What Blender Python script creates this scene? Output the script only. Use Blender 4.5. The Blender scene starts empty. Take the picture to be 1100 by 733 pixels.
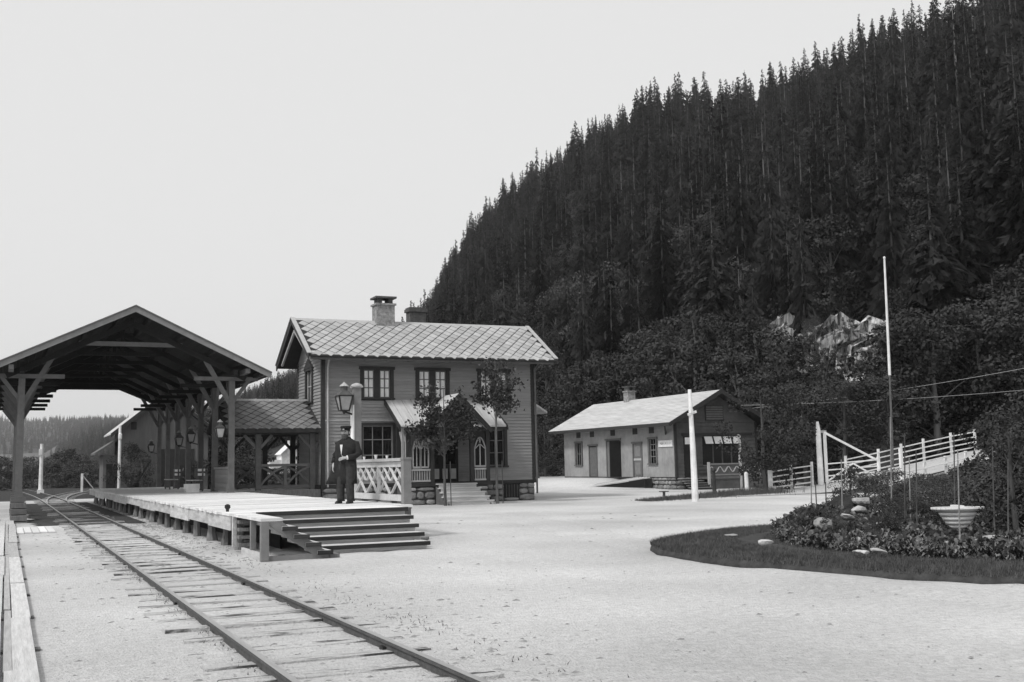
import bpy, bmesh, math, random
import numpy as np
from mathutils import Vector, Matrix
rng = random.Random(7); NR = np.random.default_rng(11)
SC = bpy.context.scene; COL = SC.collection
rad = math.radians

# ------------------------------------------------------------------ camera
YAW, PITCH, ROLL, FPX, EYE = 24.7, 6.4, -1.15, 1180.0, 1.55
def cam_axes():
    y, p, r = rad(YAW), rad(PITCH), rad(ROLL)
    f = Vector((math.sin(y)*math.cos(p), math.cos(y)*math.cos(p), math.sin(p)))
    rt = Vector((math.cos(y), -math.sin(y), 0)); u = rt.cross(f)
    return math.cos(r)*rt+math.sin(r)*u, -math.sin(r)*rt+math.cos(r)*u, f
CR, CU, CF = cam_axes()
cd = bpy.data.cameras.new('camera'); cam = bpy.data.objects.new('camera', cd); COL.objects.link(cam)
cd.sensor_width = 36; cd.lens = FPX*36/1100; cd.clip_start = .1; cd.clip_end = 6000
cam.matrix_world = Matrix(((CR.x, CU.x, -CF.x, 0), (CR.y, CU.y, -CF.y, 0), (CR.z, CU.z, -CF.z, EYE), (0, 0, 0, 1)))
SC.camera = cam
def proj(p):
    d = Vector(p)-Vector((0, 0, EYE)); z = d.dot(CF)
    return (550+FPX*d.dot(CR)/z, 366.5-FPX*d.dot(CU)/z, z)

# ------------------------------------------------------------------ light
HAZE = .00013
SUN_EL, SUN_DIR = rad(50), Vector((-.93, -.36, 0)).normalized()     # where the sun stands, seen from the ground
to_sun = Vector((SUN_DIR.x*math.cos(SUN_EL), SUN_DIR.y*math.cos(SUN_EL), math.sin(SUN_EL)))
W = bpy.data.worlds.new('World'); SC.world = W; W.use_nodes = True
nt = W.node_tree; nt.nodes.clear()
sky = nt.nodes.new('ShaderNodeTexSky'); sky.sky_type = 'NISHITA'; sky.sun_disc = False
sky.sun_elevation = SUN_EL; sky.sun_rotation = math.atan2(SUN_DIR.x, SUN_DIR.y)
sky.air_density = 1.0; sky.dust_density = 4.0; sky.ozone_density = 1.0
bw = nt.nodes.new('ShaderNodeRGBToBW'); mx = nt.nodes.new('ShaderNodeMix'); mx.data_type = 'FLOAT'
mx.inputs[0].default_value = .72; mx.inputs[3].default_value = 9.6      # an even white overcast over the clear sky
bg = nt.nodes.new('ShaderNodeBackground'); bg.inputs['Strength'].default_value = .1
out = nt.nodes.new('ShaderNodeOutputWorld')
nt.links.new(sky.outputs[0], bw.inputs[0]); nt.links.new(bw.outputs[0], mx.inputs[2])
nt.links.new(mx.outputs[0], bg.inputs['Color']); nt.links.new(bg.outputs[0], out.inputs['Surface'])
sl = bpy.data.lights.new('sun', 'SUN'); sl.energy = 2.0; sl.angle = rad(10); sl.color = (1, .99, .98)
so = bpy.data.objects.new('sun', sl); COL.objects.link(so); so.location = (-60, -30, 90)
so.rotation_euler = (-to_sun).to_track_quat('-Z', 'Y').to_euler()
SC.view_settings.view_transform = 'Standard'; SC.view_settings.look = 'None'
SC.view_settings.exposure = 0.12; SC.view_settings.gamma = 1.0; SC.view_settings.use_curve_mapping = False
SC.render.resolution_x = 1024; SC.render.resolution_y = 682

# ------------------------------------------------------------------ materials (all neutral: the photograph is monochrome)
MATS = {}
def mat(name, v, rough=.8, var=.2, scale=6., bump=.15, bscale=None, stretch=(1, 1, 1), rnd=0., spec=.25, big=0., bigscale=.3, speck=0., metal=0., hard=0.):
    m = bpy.data.materials.new(name); m.use_nodes = True; MATS[name] = m
    n, l = m.node_tree.nodes, m.node_tree.links; b = n['Principled BSDF']
    b.inputs['Roughness'].default_value = rough; b.inputs['Specular IOR Level'].default_value = spec; b.inputs['Metallic'].default_value = metal
    tc = n.new('ShaderNodeTexCoord'); mp = n.new('ShaderNodeMapping'); mp.inputs['Scale'].default_value = stretch
    oi = n.new('ShaderNodeObjectInfo'); l.new(tc.outputs['Object'], mp.inputs['Vector'])
    sc = n.new('ShaderNodeVectorMath'); sc.operation = 'SCALE'; sc.inputs[0].default_value = (37, 53, 71); l.new(oi.outputs['Random'], sc.inputs['Scale'])
    if rnd: l.new(sc.outputs[0], mp.inputs['Location'])
    no = n.new('ShaderNodeTexNoise'); no.inputs['Scale'].default_value = scale; no.inputs['Detail'].default_value = 7; no.inputs['Roughness'].default_value = .65
    l.new(mp.outputs[0], no.inputs['Vector'])
    r = n.new('ShaderNodeMapRange'); r.inputs[1].default_value = .3; r.inputs[2].default_value = .7
    r.inputs[3].default_value = v*(1-var); r.inputs[4].default_value = v*(1+var); r.clamp = hard > 0; l.new(no.outputs[0], r.inputs[0])
    if hard: r.inputs[1].default_value = .5-hard; r.inputs[2].default_value = .5+hard
    cur = r.outputs[0]
    def mul(sock, lo, hi, src, a=.3, c=.7):
        q = n.new('ShaderNodeMapRange'); q.inputs[1].default_value = a; q.inputs[2].default_value = c; q.inputs[3].default_value = lo; q.inputs[4].default_value = hi
        l.new(src, q.inputs[0]); k = n.new('ShaderNodeMath'); k.operation = 'MULTIPLY'; l.new(sock, k.inputs[0]); l.new(q.outputs[0], k.inputs[1]); return k.outputs[0]
    if big:
        nb = n.new('ShaderNodeTexNoise'); nb.inputs['Scale'].default_value = bigscale; nb.inputs['Detail'].default_value = 4; l.new(mp.outputs[0], nb.inputs['Vector'])
        cur = mul(cur, 1-big, 1+big, nb.outputs[0])
    if speck:
        ns = n.new('ShaderNodeTexNoise'); ns.inputs['Scale'].default_value = 9; ns.inputs['Detail'].default_value = 8; ns.inputs['Roughness'].default_value = .8; l.new(mp.outputs[0], ns.inputs['Vector'])
        cur = mul(cur, 1-speck, 1, ns.outputs[0], .33, .43)
    if rnd: cur = mul(cur, 1-rnd, 1+rnd, oi.outputs['Random'], 0, 1)
    l.new(cur, b.inputs['Base Color'])
    if bump:
        nf = n.new('ShaderNodeTexNoise'); nf.inputs['Scale'].default_value = bscale or scale*4; nf.inputs['Detail'].default_value = 5; l.new(mp.outputs[0], nf.inputs['Vector'])
        bp = n.new('ShaderNodeBump'); bp.inputs['Strength'].default_value = bump; bp.inputs['Distance'].default_value = .04; l.new(nf.outputs[0], bp.inputs['Height']); l.new(bp.outputs[0], b.inputs['Normal'])
    return m
mat('boards', .72, .85, .14, 5, .25, 20, (.6, 6, 6), rnd=.14, spec=.15)
mat('plank_y', .50, .85, .2, 4, .3, 18, (7, .5, 7), rnd=.2, spec=.15)
mat('tread', .52, .85, .18, 4, .25, 18, (.5, 7, 7), rnd=.12, spec=.15)
mat('riser', .56, .85, .2, 4, .25, 18, (.5, 7, 7), rnd=.15, spec=.15)
mat('nosing', .045, .8, .4, 5, .3, 18, (.5, 7, 7), rnd=.3, spec=.1)
mat('fascia', .48, .85, .28, 3, .3, 12, (3, .6, 3), rnd=.15, spec=.15)
mat('stub', .17, .9, .3, 5, .4, 14, (5, 5, 1), rnd=.35, spec=.1)
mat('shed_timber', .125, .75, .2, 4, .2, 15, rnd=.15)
mat('shed_dark', .02, .85, .25, 4, .2, 15, (6, .6, 6), rnd=.2)  # dark timber; under the train shed roof its colour carries the shade
mat('barge', .21, .75, .15, 4, .15, 15)
mat('roof_felt', .12, .9, .2, 3, .2)
mat('siding', .26, .8, .16, 3, .2, 30, (.5, .5, 7), big=.12, bigscale=.6)
mat('siding_far', .13, .8, .15, 2, .12, 20, (4, 4, .6), big=.12)
mat('trim_dark', .035, .6, .2, 5, .1)
mat('trim_mid', .12, .7, .2, 5, .1)
mat('slate', .39, .6, .12, 3, .2, 12, rnd=.14, spec=.35)
mat('slate_dark', .2, .6, .2, 3, .25, 12, rnd=.15, spec=.35)  # darker copy of slate; fall of light on the low roof painted in
mat('underlay', .04, .9, .2, 4, .1)
mat('zinc', .50, .55, .12, 2, .1, 10, (4, .5, .5), big=.1, bigscale=1.)
mat('brick', .26, .9, .55, 7, .5, 16)
mat('brick_dark', .09, .9, .4, 7, .5, 16)
mat('mortar', .12, .95, .2, 8, .3)
mat('stone', .25, .9, .3, 4, .6, 12, rnd=.4)
mat('rock', .31, .95, .88, 1.5, 1., 5, (1.7, 1.7, .12), speck=.6, hard=.11)
mat('boulder', .22, .9, .35, 3, .6, 9, rnd=.45)
mat('lattice', .5, .7, .15, 5, .15, 20, rnd=.1)
mat('lattice2', .33, .7, .15, 5, .15, 20, rnd=.1)
mat('pale_stone', .42, .9, .3, 5, .6, 14, rnd=.25)
mat('white_paint', .74, .6, .1, 5, .1, 20, big=.12, bigscale=2., rnd=.06)
mat('pale_paint', .40, .7, .15, 5, .15, 20, rnd=.08)
mat('grey_paint', .20, .75, .15, 5, .15, 20)
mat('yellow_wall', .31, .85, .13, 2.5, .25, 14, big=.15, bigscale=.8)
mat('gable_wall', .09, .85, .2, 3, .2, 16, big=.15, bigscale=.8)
mat('door_paint', .16, .75, .15, 4, .15, 16, (4, 4, .5))
mat('door_dark', .02, .6, .2, 4, .1)
mat('iron', .03, .5, .2, 8, .1, metal=.3)
mat('rail_top', .42, .45, .15, 6, .05, metal=.6, stretch=(3, .3, 3))
mat('rail_side', .085, .8, .3, 9, .3)
mat('curtain', .8, .9, .25, 6, .1, stretch=(6, 6, .6))
mat('coat', .027, .85, .3, 12, .3, spec=.1)
mat('trousers', .042, .85, .3, 12, .3, spec=.1)
mat('skin', .40, .6, .12, 9, .1)
mat('beard', .06, .9, .4, 30, .5)
mat('linen', .7, .8, .1, 9, .1)
mat('leather', .02, .45, .2, 9, .1)
mat('spruce', .023, .8, .5, 9, 0, rnd=.75, spec=.1)
mat('leaf', .038, .7, .45, 2.0, 0, rnd=.4, spec=.2)
mat('leaf_pale', .06, .7, .45, 3.0, 0, rnd=.4, spec=.2)
mat('young_leaf', .036, .6, .4, 4.0, 0, spec=.3)
mat('bed_leaf', .085, .42, .6, 8.0, 0, rnd=.6, spec=.6)
mat('bark', .09, .9, .35, 6, .5, 14, (3, 3, .6), rnd=.3)
mat('snag', .13, .9, .3, 5, 0, rnd=.5)
mat('pale_bark', .3, .9, .3, 5, .4, 14, (2, 2, .8))
mat('grass', .085, .8, .45, 5, 0, spec=.15, big=.2, bigscale=1.2)
mat('turf', .05, .95, .4, 6, .6, 25)
mat('soil', .03, .95, .4, 6, .7, 18)
mat('hill_ground', .03, .95, .5, .2, .3, 2)
mat('hay', .10, .95, .3, .05, 0, big=.25, bigscale=.02)
mat('clod', .3, .95, .5, 8, .4, rnd=.3)
mat('soot_and_shade', .055, .95, .45, 3, .6, 30, speck=.5)  # dark ballast colour that also carries the shed roof's shadow
mat('road', .43, .95, .12, 4, .4, 40, big=.12, bigscale=.5)
def glass(name, v, rough):
    m = mat(name, v, rough, .2, 3, 0, spec=.6); return m
glass('pane', .012, .08); glass('lamp_glass', .35, .15)
# yard: pale trodden gravel that gives way to meadow beyond the station
m = mat('gravel', .53, .95, .17, 11, .8, 38, big=.2, bigscale=.22, speck=.4, spec=.1)
n, l = m.node_tree.nodes, m.node_tree.links; b = n['Principled BSDF']
gsock = b.inputs['Base Color'].links[0].from_socket
tc = n.new('ShaderNodeTexCoord'); sep = n.new('ShaderNodeSeparateXYZ'); l.new(tc.outputs['Object'], sep.inputs[0])
wob = n.new('ShaderNodeTexNoise'); wob.inputs['Scale'].default_value = .35; l.new(tc.outputs['Object'], wob.inputs['Vector'])
def step(sock, a, c):
    k = n.new('ShaderNodeMath'); k.operation = 'MULTIPLY_ADD'; k.inputs[1].default_value = 5; l.new(wob.outputs[0], k.inputs[0]); l.new(sock, k.inputs[2])
    q = n.new('ShaderNodeMapRange'); q.inputs[1].default_value = a; q.inputs[2].default_value = c; l.new(k.outputs[0], q.inputs[0]); return q.outputs[0]
mxn = n.new('ShaderNodeMath'); mxn.operation = 'MAXIMUM'; l.new(step(sep.outputs[1], 72, 74), mxn.inputs[0]); l.new(step(sep.outputs[0], 45.5, 46.5), mxn.inputs[1])
mm = n.new('ShaderNodeMix'); mm.data_type = 'FLOAT'; mm.inputs[3].default_value = .05
l.new(mxn.outputs[0], mm.inputs[0]); l.new(gsock, mm.inputs[2]); l.new(mm.outputs[0], b.inputs['Base Color'])
# dusty sleepers: old dark oak half buried in the same gravel
m = mat('sleeper', .49, .95, .17, 11, .8, 38, rnd=.08, spec=.1)
n, l = m.node_tree.nodes, m.node_tree.links; b = n['Principled BSDF']; g = b.inputs['Base Color'].links[0].from_socket
tc = n.new('ShaderNodeTexCoord'); oi = n.new('ShaderNodeObjectInfo'); mp = n.new('ShaderNodeMapping'); mp.inputs['Scale'].default_value = (1.2, 7, 3)
sv = n.new('ShaderNodeVectorMath'); sv.operation = 'SCALE'; sv.inputs[0].default_value = (31, 17, 5); l.new(oi.outputs['Random'], sv.inputs['Scale']); l.new(sv.outputs[0], mp.inputs['Location'])
l.new(tc.outputs['Object'], mp.inputs['Vector']); nz = n.new('ShaderNodeTexNoise'); nz.inputs['Scale'].default_value = 1.6; nz.inputs['Detail'].default_value = 5; l.new(mp.outputs[0], nz.inputs['Vector'])
q = n.new('ShaderNodeMapRange'); q.inputs[1].default_value = .46; q.inputs[2].default_value = .38; l.new(nz.outputs[0], q.inputs[0])
mm = n.new('ShaderNodeMix'); mm.data_type = 'FLOAT'; mm.inputs[3].default_value = .09; l.new(q.outputs[0], mm.inputs[0]); l.new(g, mm.inputs[2]); l.new(mm.outputs[0], b.inputs['Base Color'])

# ------------------------------------------------------------------ builders
class MB:
    def __init__(s): s.v = []; s.f = []
    def add(s, vs, fs):
        k = len(s.v); s.v += [tuple(x) for x in vs]; s.f += [tuple(i+k for i in f) for f in fs]; return s
    def box(s, x0, x1, y0, y1, z0, z1):
        return s.add([(x0, y0, z0), (x1, y0, z0), (x1, y1, z0), (x0, y1, z0), (x0, y0, z1), (x1, y0, z1), (x1, y1, z1), (x0, y1, z1)],
                     [(3, 2, 1, 0), (4, 5, 6, 7), (0, 1, 5, 4), (1, 2, 6, 5), (2, 3, 7, 6), (3, 0, 4, 7)])
    def beam(s, a, c, w, h, up=(0, 0, 1)):
        a, c = Vector(a), Vector(c); d = (c-a).normalized(); up = Vector(up)
        if abs(d.dot(up)) > .98: up = Vector((0, 1, 0))
        sd = d.cross(up).normalized(); u = sd.cross(d).normalized(); vs = []
        for p in (a, c):
            for i, j in ((-1, -1), (1, -1), (1, 1), (-1, 1)): vs.append(p+sd*(i*w/2)+u*(j*h/2))
        return s.add(vs, [(0, 1, 2, 3), (7, 6, 5, 4), (0, 4, 5, 1), (1, 5, 6, 2), (2, 6, 7, 3), (3, 7, 4, 0)])
    def tube(s, pts, rs, n=8, cap=True):
        pts = [Vector(p) for p in pts]; k0 = len(s.v)
        if not hasattr(rs, '__len__'): rs = [rs]*len(pts)
        for i, p in enumerate(pts):
            d = (pts[min(i+1, len(pts)-1)]-pts[max(i-1, 0)]).normalized(); up = Vector((0, 0, 1)) if abs(d.z) < .95 else Vector((1, 0, 0))
            a = d.cross(up).normalized(); c = a.cross(d)
            for j in range(n):
                t = 2*math.pi*j/n; s.v.append(tuple(p+(a*math.cos(t)+c*math.sin(t))*rs[i]))
        for i in range(len(pts)-1):
            for j in range(n):
                q = k0+i*n; s.f.append((q+j, q+(j+1) % n, q+n+(j+1) % n, q+n+j))
        if cap: s.f.append(tuple(k0+j for j in range(n))[::-1]); s.f.append(tuple(k0+(len(pts)-1)*n+j for j in range(n)))
        return s
    def prism(s, poly, d):
        n = len(poly); d = Vector(d); return s.add([Vector(p) for p in poly]+[Vector(p)+d for p in poly],
            [tuple(range(n))[::-1], tuple(range(n, 2*n))]+[(i, (i+1) % n, n+(i+1) % n, n+i) for i in range(n)])
    def lathe(s, prof, cx=0, cy=0, n=10, sq=False):
        k0 = len(s.v)
        for r, z in prof:
            for j in range(n):
                t = 2*math.pi*(j+.5)/n; s.v.append((cx+r*math.cos(t), cy+r*math.sin(t), z))
        for i in range(len(prof)-1):
            for j in range(n):
                q = k0+i*n; s.f.append((q+j, q+(j+1) % n, q+n+(j+1) % n, q+n+j))
        s.f.append(tuple(k0+j for j in range(n))[::-1]); s.f.append(tuple(k0+(len(prof)-1)*n+j for j in range(n))); return s
    def mesh(s, name, m, origin=(0, 0, 0), smooth=False, fix=True):
        o = Vector(origin); me = bpy.data.meshes.new(name); me.from_pydata([tuple(Vector(v)-o) for v in s.v], [], s.f); me.materials.append(MATS[m])
        if fix:
            bm = bmesh.new(); bm.from_mesh(me); bmesh.ops.recalc_face_normals(bm, faces=bm.faces); bm.to_mesh(me); bm.free()
        if smooth: me.polygons.foreach_set('use_smooth', [True]*len(me.polygons))
        return me
PIN = {}
def link(o, parent=None):
    COL.objects.link(o)
    if parent is not None:
        o.parent = parent
        if parent.name in PIN: o.matrix_parent_inverse = PIN[parent.name]
    return o
def tag(o, label, cat, group=None):
    o['label'] = label; o['category'] = cat
    if group: o['group'] = group
    return o
def thing(name, label, cat, loc, group=None):
    o = bpy.data.objects.new(name, None); o.location = loc; o.empty_display_size = .2; COL.objects.link(o); PIN[o.name] = Matrix.Translation(-Vector(loc)); return tag(o, label, cat, group)
def part(name, mb, m, parent, smooth=False, stuff=False, label=None):
    o = bpy.data.objects.new(name, mb.mesh(name, m, smooth=smooth)); link(o, parent)
    if stuff: o['kind'] = 'stuff'
    if label: o['label'] = label
    return o
def piece(name, me, parent, loc, rot=(0, 0, 0), scl=(1, 1, 1)):
    o = bpy.data.objects.new(name, me); link(o, parent); o.location = loc; o.rotation_euler = rot; o.scale = scl; return o
def solo(name, mb, m, label, cat, origin, group=None, smooth=False):
    o = bpy.data.objects.new(name, mb.mesh(name, m, origin, smooth)); COL.objects.link(o); o.location = origin; return tag(o, label, cat, group)
def struct(name, mb, m, smooth=False, kind='structure'):
    o = bpy.data.objects.new(name, mb.mesh(name, m, smooth=smooth, fix=False)); COL.objects.link(o); o['kind'] = kind; return o
def np_mesh(name, V, F, mats, smooth=False):
    me = bpy.data.meshes.new(name); V = np.asarray(V, np.float32); F = np.asarray(F, np.int32); k = F.shape[1]
    me.vertices.add(len(V)); me.vertices.foreach_set('co', V.ravel()); me.loops.add(F.size); me.loops.foreach_set('vertex_index', F.ravel())
    me.polygons.add(len(F)); me.polygons.foreach_set('loop_start', np.arange(0, F.size, k, dtype=np.int32)); me.polygons.foreach_set('loop_total', np.full(len(F), k, np.int32))
    for m in mats: me.materials.append(MATS[m])
    me.update(calc_edges=True)
    if smooth: me.polygons.foreach_set('use_smooth', [True]*len(F))
    return me
def sst(t): t = np.clip(t, 0, 1); return t*t*(3-2*t)

# ------------------------------------------------------------------ terrain
def vnoise(x, y, s, seed=0):
    x = np.asarray(x, float)/s; y = np.asarray(y, float)/s; xi = np.floor(x); yi = np.floor(y); fx = sst(x-xi); fy = sst(y-yi)
    h = lambda a, c: np.modf(np.abs(np.sin(a*127.1+c*311.7+seed*74.7)*43758.5453))[0]
    return (h(xi, yi)*(1-fx)+h(xi+1, yi)*fx)*(1-fy)+(h(xi, yi+1)*(1-fx)+h(xi+1, yi+1)*fx)*fy
# skyline of the valley side: (picture column, row of the tree tops, metres to the crest) read off the photograph, turned into bearing and height
SKY = [(-150, 450, 3400), (0, 447, 3400), (60, 446, 3400), (150, 446, 3100), (200, 440, 2300), (250, 424, 1600), (290, 405, 1200), (320, 396, 1050), (400, 372, 800), (455, 330, 600), (480, 278, 570), (500, 248, 560), (530, 214, 550), (560, 190, 545), (600, 160, 535), (650, 124, 520), (700, 104, 490), (730, 104, 470), (780, 98, 445), (830, 84, 425), (870, 72, 410), (900, 60, 400), (950, 38, 385), (995, 17, 370), (1050, -12, 355), (1150, -75, 330), (1400, -160, 300)]
def _bear(px, py):
    d = CR*((px-550)/FPX)-CU*((py-366.5)/FPX)+CF; return math.atan2(d.x, d.y), d.z/math.hypot(d.x, d.y)
_T = [(*_bear(px, py), D) for px, py, D in SKY]; T_AZ = np.array([t[0] for t in _T]); T_D = np.array([t[2] for t in _T]); T_H = np.array([max(6., t[1]*t[2]+1.5-15.5) for t in _T])
def hill(x, y):
    x = np.asarray(x, float); y = np.asarray(y, float); r = np.hypot(x, y)+1e-6; az = np.arctan2(x, y)
    D = np.interp(az, T_AZ, T_D); H = np.interp(az, T_AZ, T_H); f = np.minimum(52/np.maximum(np.sin(az), .02), 150+1500*sst((.40-az)/.30)); f = np.minimum(f, D*.7)
    t = (r-f)/(D-f); z = np.where(t < 1, H*np.clip(t, 0, 1)**1.02, H*(1-.5*np.clip(t-1, 0, 2)))
    z = z+(vnoise(x, y, 45, 1)-.5)*7*np.clip(t*3, 0, 1)*np.clip(3.2-3*t, .3, 1)+(vnoise(x, y, 14, 2)-.5)*3*np.clip(t*5, 0, 1)
    return np.where(t < .004, -.4, z)
def groundz(x, y): return .62*sst((np.asarray(x, float)-24)/8)*sst((np.asarray(y, float)-52)/7)
gx = np.array([-5000, -1200, -500, -200, -80]+list(np.arange(-40, 0, 1.))+list(np.arange(0, 26, .22))+list(np.arange(26, 61, 1.))+[80, 200, 500, 1200, 5000]); gy = np.array([-800, -200, -60, -20]+list(np.arange(-6, 4, 1.))+list(np.arange(4, 34, .25))+list(np.arange(34, 81, 1.))+[100, 150, 250, 500, 1200, 5000])
def grid(gx, gy, fz):
    X, Y = np.meshgrid(gx, gy); Z = fz(X, Y); nx = len(gx); V = np.stack([X, Y, Z], -1).reshape(-1, 3); i = np.arange(len(gy)-1)[:, None]*nx+np.arange(nx-1)[None]
    return V, np.stack([i, i+1, i+nx+1, i+nx], -1).reshape(-1, 4)
def ruts(X, Y):
    z = 0*X
    for k, (x0, am) in enumerate(((9.2, 1.), (10.55, 1.), (5.6, .6), (6.9, .6))):
        xc = x0+.055*(Y-8)**1.0+.0065*np.clip(Y-8, 0, 40)**2*(1 if k < 2 else .35)+.25*(vnoise(Y, Y*0+k//2, 5., 21)-.5); z = z-am*.026*np.exp(-((X-xc)/.13)**2)+am*.014*np.exp(-((X-xc-.28)/.12)**2)
    return z*(Y > 4)*(Y < 33)*(X > 4.2)
def gz2(X, Y): return ruts(X, Y)+(.030*(vnoise(X, Y, .9, 31)-.5)+.014*(vnoise(X, Y, .42, 32)-.5))*sst((X-3.6)/1.5)*sst((X-3)/2)*(X < 26)*(Y > 4)*(Y < 34)+.006*(vnoise(X, Y, .4, 33)-.5)*(X > .4)*(X < 3.6)*(Y > 4)*(Y < 34)+ groundz(X, Y)+.012*(vnoise(X, Y, 2.3, 9)-.5)*((X > 3.5) & (X < 60) & (Y > -6) & (Y < 80))
V, F = grid(gx, gy, gz2); o = bpy.data.objects.new('ground', np_mesh('ground', V, F, ['gravel'], True)); COL.objects.link(o); o['kind'] = 'structure'
V, F = grid(np.concatenate([np.arange(-400, 48, 28), np.arange(48, 130, 3.), np.arange(130, 420, 8), np.arange(420, 900, 40)]), np.concatenate([np.arange(-150, 250, 6.), np.arange(250, 900, 14), np.arange(900, 3900, 45)]), hill)
o = bpy.data.objects.new('hillside', np_mesh('hillside', V, F, ['hill_ground'], True)); COL.objects.link(o); o['kind'] = 'structure'
V = []; F = []; NA = 26
for i, r_ in enumerate(np.linspace(1880, 2060, 12)):
    for j in range(NA):
        a_ = rad(-5+9.2*j/(NA-1)); x_, y_ = r_*math.sin(a_), r_*math.cos(a_); V.append((x_, y_, float(hill(x_, y_))+1.4))
for i in range(11):
    for j in range(NA-1): F.append((i*NA+j, i*NA+j+1, (i+1)*NA+j+1, (i+1)*NA+j))
o = bpy.data.objects.new('meadow', np_mesh('meadow', V, F, ['hay'], True)); COL.objects.link(o); o['kind'] = 'structure'
# sooty ballast under the roof, with the roof's shadow painted into the sheet
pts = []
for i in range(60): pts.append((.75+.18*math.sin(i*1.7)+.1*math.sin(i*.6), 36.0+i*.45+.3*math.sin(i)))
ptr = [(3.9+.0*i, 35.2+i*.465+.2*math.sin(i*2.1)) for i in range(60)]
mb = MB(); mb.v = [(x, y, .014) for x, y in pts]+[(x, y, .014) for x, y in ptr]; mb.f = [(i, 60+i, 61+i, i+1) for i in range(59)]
struct('shaded_track_bed', mb, 'soot_and_shade')

# ------------------------------------------------------------------ railway track
def rail_x(y): return -.00042*max(0, y-60)**2
def rail_piece(mb, xf, ys, s0):
    prof = [(-.05, 0), (.05, 0), (.05, .012), (.012, .025), (.012, .075), (.03, .085), (.03, .11), (-.03, .11), (-.03, .085), (-.012, .075), (-.012, .025), (-.05, .012)]
    k0 = len(mb.v); n = len(prof)
    for y in ys:
        for px, pz in prof: mb.v.append((xf(y)+px, y, pz-.022))
    for i in range(len(ys)-1):
        for j in range(n):
            q = k0+i*n; mb.f.append((q+j, q+(j+1) % n, q+n+(j+1) % n, q+n+j))
    mb.f.append(tuple(range(k0, k0+n)))
tr = thing('railway_track', 'narrow railway track running straight away under the timber platform roof', 'railway track', (2.42, 20, 0))
YS = list(np.arange(1, 60, 3.))+list(np.arange(60, 150, 3.))
for s in (-1, 1):
    mb = MB(); rail_piece(mb, lambda y: 2.425+s*.565+rail_x(y), YS, s); o = part('rail', mb, 'rail_side', tr)
    hd = MB(); xs = [(2.425+s*.565+rail_x(y), y) for y in YS]
    for (x0, y0), (x1, y1) in zip(xs, xs[1:]): hd.add([(x0-.028, y0, .0905), (x0+.028, y0, .0905), (x1+.028, y1, .0905), (x1-.028, y1, .0905)], [(0, 1, 2, 3)])
    part('worn_head', hd, 'rail_top', o)
slm = []
for k in range(3):
    mb = MB(); mb.box(-.95, .95, -.11, .11, -.1, 0)
    mb.v = [(x+rng.uniform(-.03, .03), y+rng.uniform(-.025, .025), z+(rng.uniform(-.012, .006) if z == 0 else 0)) for x, y, z in mb.v]; slm.append(mb.mesh('sleeper', 'sleeper'))
y = 3.2; k = 0
while y < 72:
    piece('sleeper', slm[k % 3], tr, (2.42+rng.uniform(-.06, .06)+rail_x(y), y, .016+rng.uniform(-.007, .011)), (0, rng.uniform(-.008, .008), rng.uniform(-.02, .02))); y += .74+rng.uniform(-.05, .05); k += 1
chm = MB().box(-.045, .045, -.05, .05, -.02, .02).mesh('fishplate', 'iron')
for s in (-1, 1):
    for y in np.arange(8.3+s*.9, 60, 6.1): piece('fishplate', chm, tr, (2.425+s*.565+.0, y, .01), (0, 0, 0))
sd = thing('siding_track', 'branch track curving off to the right beyond the platform', 'railway track', (3.2, 70, 0))
for s in (-1, 1):
    mb = MB(); rail_piece(mb, lambda y: 2.425+s*.5+.0022*max(0, y-58)**2+.0, list(np.arange(60, 110, 2.5)), s); o = part('rail', mb, 'rail_top', sd)
for y in np.arange(64, 104, 1.5): piece('sleeper', slm[0], sd, (2.425+.0022*(y-58)**2, y, .012), (0, 0, -.0044*(y-58)))
# scattered clods and stones of the trodden yard
V = []; F = []
def clod(x, y, s):
    k = len(V); h = s*.26; a0 = rng.uniform(0, 6)
    for j in range(5):
        a = a0+j*1.257; r = s*rng.uniform(.6, 1.2); V.append((x+r*math.cos(a)*1.25, y+r*math.sin(a)*.8, -.003))
    V.append((x+rng.uniform(-.2, .2)*s, y+rng.uniform(-.2, .2)*s, h*rng.uniform(.5, 1.3)))
    for j in range(5): F.append((k+j, k+(j+1) % 5, k+5))
for i in range(3600):
    u = rng.random(); y = 5.5+26*u**1.6; 
    if rng.random() < .7: x = 2.4+rng.gauss(0, 1.2)
    else: x = rng.uniform(-.5, 20)
    if x < .4 or (x > 3.8 and x < 8.2 and y > 18.6): continue
    clod(x, y, rng.choice([.006, .007, .008, .01, .012, .014, .02, .03])*(1+y/30))
for i in range(900):
    y = rng.uniform(19, 58); clod(rng.uniform(3.0, 4.6), y, rng.uniform(.02, .07))
V = np.array(V); F = np.array(F); o = bpy.data.objects.new('loose_stones', np_mesh('loose_stones', V, F, ['clod'])); COL.objects.link(o); o['kind'] = 'stuff'; o['label'] = 'loose stones and clods of earth strewn over the gravel yard'

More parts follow.
